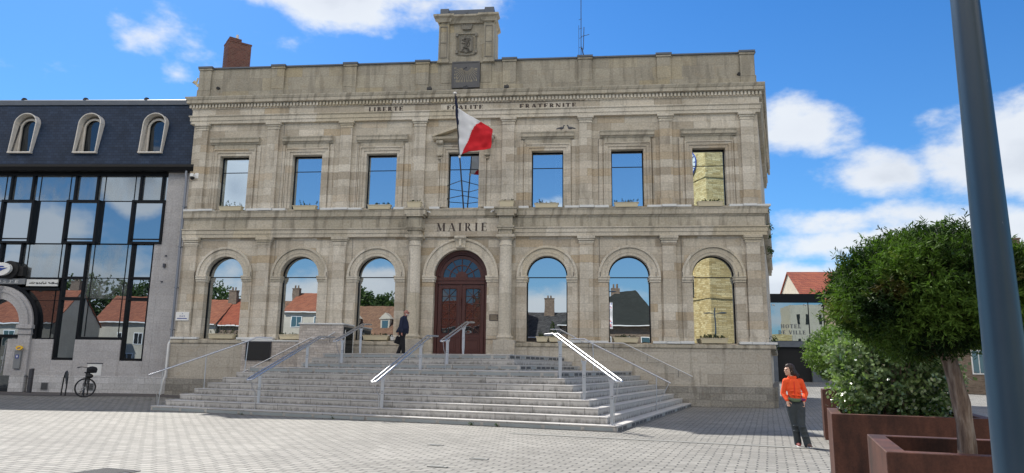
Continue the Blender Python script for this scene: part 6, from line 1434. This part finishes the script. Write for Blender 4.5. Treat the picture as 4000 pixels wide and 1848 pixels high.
# woman in the orange fleece, hands in pockets, looking away to the left
WM = thing('person', (9.2, -14.42, 0), 0, 'woman in orange fleece and grey trousers, hands in pockets, looking to the left', 'person')
hipL, hipR = Vector((-.085, 0, .80)), Vector((.085, .0, .80)); knL, knR = Vector((-.03, .02, .44)), Vector((.07, -.06, .43)); anL, anR = Vector((.035, .10, .09)), Vector((.175, -.04, .085))
shL, shR = Vector((-.160, .0, 1.24)), Vector((.128, .02, 1.235)); elL, elR = Vector((-.205, .06, 1.01)), Vector((.235, .10, 1.01)); wrL, wrR = Vector((-.165, -.06, .87)), Vector((.150, -.05, .865)); nk = Vector((-.035, .01, 1.30)); hc = Vector((-.085, -.01, 1.452))
m = MB(); fdir = Vector((-.93, -.36, .10)).normalized()
P_ = head(m, hc, fdir, .98); limb(m, [nk, hc+Vector((.01, .01, -.07))], [.052, .046]); limb(m, [(-.02, 0, 1.20), nk], [.065, .050]); limb(m, [(0, 0, .80), (0, 0, .95), (-.01, 0, 1.12), (-.02, 0, 1.20)], [.10, .08, .085, .065], 1.15, .72)
for a, b, c in ((shL, elL, wrL), (shR, elR, wrR)): limb(m, [a, b, c], [.042, .036, .024])
for a, b, c in ((hipL, knL, anL), (hipR, knR, anR)): limb(m, [a, b, c], [.07, .045, .032])
hand(m, wrL, (.15, -.25, -1), 1, .85); hand(m, wrR, (-.25, -.2, -1), -1, .85)
body = fuse(m, 'body', 'skin', WM, .0065, 2); eyes(P_, body)
m = MB(); limb(m, [hipL+Vector((.01, 0, -.02)), (hipL+knL)/2, knL, (knL+anL)/2, anL+Vector((0, 0, -.02))], [.112, .094, .074, .070, .072]); limb(m, [hipR+Vector((-.01, 0, -.02)), (hipR+knR)/2, knR, (knR+anR)/2, anR+Vector((0, 0, -.02))], [.112, .094, .076, .072, .074]); limb(m, [(0, 0, .78), (0, 0, .93)], [.135, .125], 1.18, .80)
for (kx, ky, kz) in ((-.03, -.05, .40), (.07, -.12, .38), (.02, .04, .22), (.13, -.10, .2), (-.02, -.02, .30), (.11, -.10, .29)): m.ell((kx, ky, kz), (.06, .035, .018))
fuse(m, 'trousers', 'jeans', WM, .009, 3)
m = MB(); limb(m, [(-.0, 0, .915), (-.005, 0, 1.0), (-.015, 0, 1.12), (-.02, 0, 1.215)], [.128, .114, .122, .100], 1.12, .84); limb(m, [(-.02, 0, 1.22), (-.03, .008, 1.285)], [.095, .070], 1, .9); limb(m, [shL+Vector((.03, 0, 0)), shL, elL, wrL+Vector((.0, .01, .02))], [.065, .062, .050, .042]); limb(m, [shR-Vector((.03, 0, 0)), shR, elR, wrR+Vector((.0, .01, .02))], [.065, .062, .052, .043])
for k in range(8): a = k*.8; m.ell((-.03+.058*math.cos(a), .01+.055*math.sin(a), 1.318), (.03, .03, .028))
for (x, y, z, w_) in ((-.09, -.10, 1.06, .05), (.08, -.10, 1.03, .05), (.06, -.11, .97, .06), (-.06, -.11, .98, .05), (-.215, .02, 1.04, .03), (.24, .06, 1.03, .03)): m.ell((x, y, z), (w_, .02, .012))
fz = fuse(m, 'fleece', 'orange_fleece', WM, .008, 4)
m = MB(); m.tube([(-.033, -.106, .93), (-.031, -.112, 1.08), (-.030, -.100, 1.24)], .005, 6)
m.build('zip', 'flag_red', fz)
m = MB(); limb(m, [P_(0, -.03, .045), P_(0, -.05, -.02)], [.092, .088]); limb(m, [P_(0, .01, .070), P_(0, .045, .078)], [.062, .035]); limb(m, [P_(0, -.08, -.02), P_(0, -.13, -.07), P_(-.01, -.17, -.12)], [.072, .055, .035]); limb(m, [P_(0, -.1, .0), P_(.0, -.17, -.05), P_(.0, -.23, -.075)], [.05, .032, .014]); limb(m, [P_(.07, -.03, .0), P_(.068, -.045, -.06)], [.03, .028]); limb(m, [P_(-.07, -.03, .0), P_(-.068, -.045, -.06)], [.03, .028])
fuse(m, 'hair', 'dark_hair', WM, .007, 2)
for nm, an, mm, d in (('shoe', anL, 'shoe_red', Vector((-.12, -1, 0))), ('shoe', anR, 'shoe_brown', Vector((.1, -1, 0)))):
    m = MB(); d = d.normalized(); limb(m, [an+Vector((0, .04, -.035)), an+d*.06+Vector((0, 0, -.045)), an+d*.15+Vector((0, 0, -.055))], [.044, .042, .030], 1, 1); limb(m, [an+Vector((0, .02, .01)), an+Vector((0, .0, -.03))], [.042, .044]); o = fuse(m, nm, mm, WM, .007, 2)
    q = MB(); q.v = []; pts = [an+Vector((0, .05, 0)), an+d*.15]; limb(q, [(p.x, p.y, .018) for p in pts], [.046, .036], 1, 1)
    for i, v in enumerate(q.v): q.v[i] = (v[0], v[1], max(.0, min(.026, .013+(v[2]-.018)*.4)))
    q.build('sole', 'white_slab', o)
m = MB(); limb(m, [(-.14, -.085, .915), (-.06, -.135, .885), (.03, -.135, .885), (.07, -.125, .90)], [.022, .036, .034, .02], 1, .7); bo_ = fuse(m, 'waist_bag', 'belt_green', WM, .007, 2); m = MB(); limb(m, [(.08, -.115, .90), (.16, -.07, .895)], [.026, .022], 1, .7); fuse(m, 'tied_top', 'purple_cloth', WM, .007, 2)

# man walking along the top landing with a briefcase
MN = thing('person', (-1.98, -1.55, 1.84), 0, 'bald bearded man in navy jacket walking with a black briefcase on the landing', 'person')
m = MB(); hc = Vector((.13, -.02, 1.635)); fdir = Vector((.97, -.12, .05)).normalized(); P_ = head(m, hc, fdir, 1.04); nk = Vector((.08, 0, 1.50)); limb(m, [nk, hc+Vector((-.01, 0, -.07))], [.066, .058]); limb(m, [(.04, 0, 1.40), nk], [.11, .068])
limb(m, [(0, 0, .90), (.05, 0, 1.08), (.03, 0, 1.28), (.04, 0, 1.40)], [.12, .16, .14, .11], .95, 1.05)
shN, elN, wrN = Vector((.01, -.20, 1.40)), Vector((-.03, -.24, 1.12)), Vector((.02, -.23, .87)); shF, elF, wrF = Vector((.03, .20, 1.40)), Vector((-.10, .23, 1.13)), Vector((-.20, .20, .90))
for a, b, c in ((shN, elN, wrN), (shF, elF, wrF)): limb(m, [a, b, c], [.048, .042, .028])
hpA, knA, anA = Vector((-.02, -.09, .90)), Vector((.06, -.09, .50)), Vector((.08, -.08, .09)); hpB, knB, anB = Vector((0, .09, .90)), Vector((-.02, .09, .49)), Vector((-.17, .09, .11))
for a, b, c in ((hpA, knA, anA), (hpB, knB, anB)): limb(m, [a, b, c], [.08, .055, .04])
hand(m, wrN, (.05, 0, -1), 1, 1.0, (1, 0, 0)); hand(m, wrF, (-.2, 0, -1), -1, 1.0, (0, -1, 0)); body = fuse(m, 'body', 'skin_ruddy', MN, .008, 2); eyes(P_, body)
m = MB(); limb(m, [hpA, (hpA+knA)/2, knA, anA+Vector((0, 0, -.02))], [.125, .10, .082, .078]); limb(m, [hpB, (hpB+knB)/2, knB, anB+Vector((0, 0, -.02))], [.125, .10, .082, .076]); limb(m, [(-.01, 0, .90), (.03, 0, 1.0)], [.15, .155], .95, 1.1); fuse(m, 'trousers', 'black_cloth', MN, .011, 3)
m = MB(); limb(m, [(.03, 0, .93), (.06, 0, 1.06), (.055, 0, 1.2), (.03, 0, 1.32), (.04, 0, 1.42)], [.165, .205, .185, .165, .12], .95, 1.12); limb(m, [(-.02, 0, .86), (-.04, 0, .98)], [.13, .15], 1.0, 1.2); limb(m, [(-.10, .02, 1.02), (-.20, .02, .93), (-.27, .03, .885)], [.10, .06, .02], 1, 1.3); limb(m, [(.19, -.03, .98), (.20, -.03, .86)], [.07, .05])
limb(m, [shN, elN, wrN+Vector((0, 0, .03))], [.082, .074, .058]); limb(m, [shF, elF, wrF+Vector((0, 0, .03))], [.082, .074, .058]); limb(m, [(.06, 0, 1.45), (.085, 0, 1.50)], [.085, .074]); fuse(m, 'jacket', 'navy_wool', MN, .011, 3)
m = MB(); limb(m, [P_(0, .055, -.075), P_(0, .075, -.095)], [.045, .03]); limb(m, [P_(.055, .01, -.045), P_(.04, .05, -.08)], [.026, .03]); limb(m, [P_(-.055, .01, -.045), P_(-.04, .05, -.08)], [.026, .03]); fuse(m, 'beard', 'grey_hair', MN, .009, 2)
m = MB(); [m.tube([P_(sx*.074, -.01, .008), P_(sx*.06, .095, .008)], .003, 5) for sx in (-1, 1)]; [m.tube([P_(sx*.03+.024*math.cos(a*.7), .102, .004+.018*math.sin(a*.7)) for a in range(10)], .003, 5, False) for sx in (-1, 1)]; m.build('glasses', 'black_metal', MN)
for an, d in ((anA, Vector((1, -.05, 0))), (anB, Vector((1, -.05, -.12)))):
    m = MB(); d = d.normalized(); limb(m, [an+Vector((-.05, 0, -.045)), an+d*.08+Vector((0, 0, -.05)), an+d*.19+Vector((0, 0, -.06))], [.045, .045, .030]); fuse(m, 'shoe', 'black_rubber', MN, .009, 2)
BC = thing('briefcase', (-2.23, -1.36, 2.28), R(6), 'soft black briefcase carried in the walking man\'s hand', 'briefcase')
MB().hexa([(-.14, -.05, .0), (.13, -.05, -.02), (.13, .05, -.02), (-.14, .05, .0), (-.10, -.04, .29), (.13, -.04, .29), (.13, .04, .29), (-.10, .04, .29)]).build('bag', 'black_cloth', BC, bevel=.015)
MB().tube([(-.05, 0, .28), (-.04, 0, .36), (.06, 0, .36), (.07, 0, .28)], .010, 8).build('handle', 'black_cloth', BC, smooth=True)
BC.rotation_euler = (0, R(14), R(6))

# ------------------------------------------------------------------ drain covers in the paving
def cover(p, w, d, label, n=8, mf='smooth_slab', mg='panel_grey'):
    T = thing('drain_cover', p, -TH, label, 'drain cover', 'drain covers in the paving'); MB().box(-w/2, w/2, -d/2, d/2, -.01, .012).build('frame', mf, T)
    m = MB(); [m.box(-w/2+.04+k*(w-.08)/n, -w/2+.04+(k+.55)*(w-.08)/n, -d/2+.04, d/2-.04, .012, .018) for k in range(n)]; m.build('grate', mg, T); return T
cover((-1.24, -19.82, 0), .62, .62, 'big ribbed iron drain cover cut by the bottom edge of the picture', 16, 'dark_steel', 'black_metal')
for p, l in (((2.36, -15.66, 0), 'small dark drain cover nearest the stairs'), ((3.44, -17.47, 0), 'small dark drain cover in front of the stair corner'), ((2.97, -18.44, 0), 'small dark drain cover closest to the camera'), ((10.9, -8.3, .0), 'dark drain cover in the shade right of the stairs'), ((-11.0, -3.6, .07), 'dark drain cover beside the left end of the stairs')): cover(p, .30, .10, l)
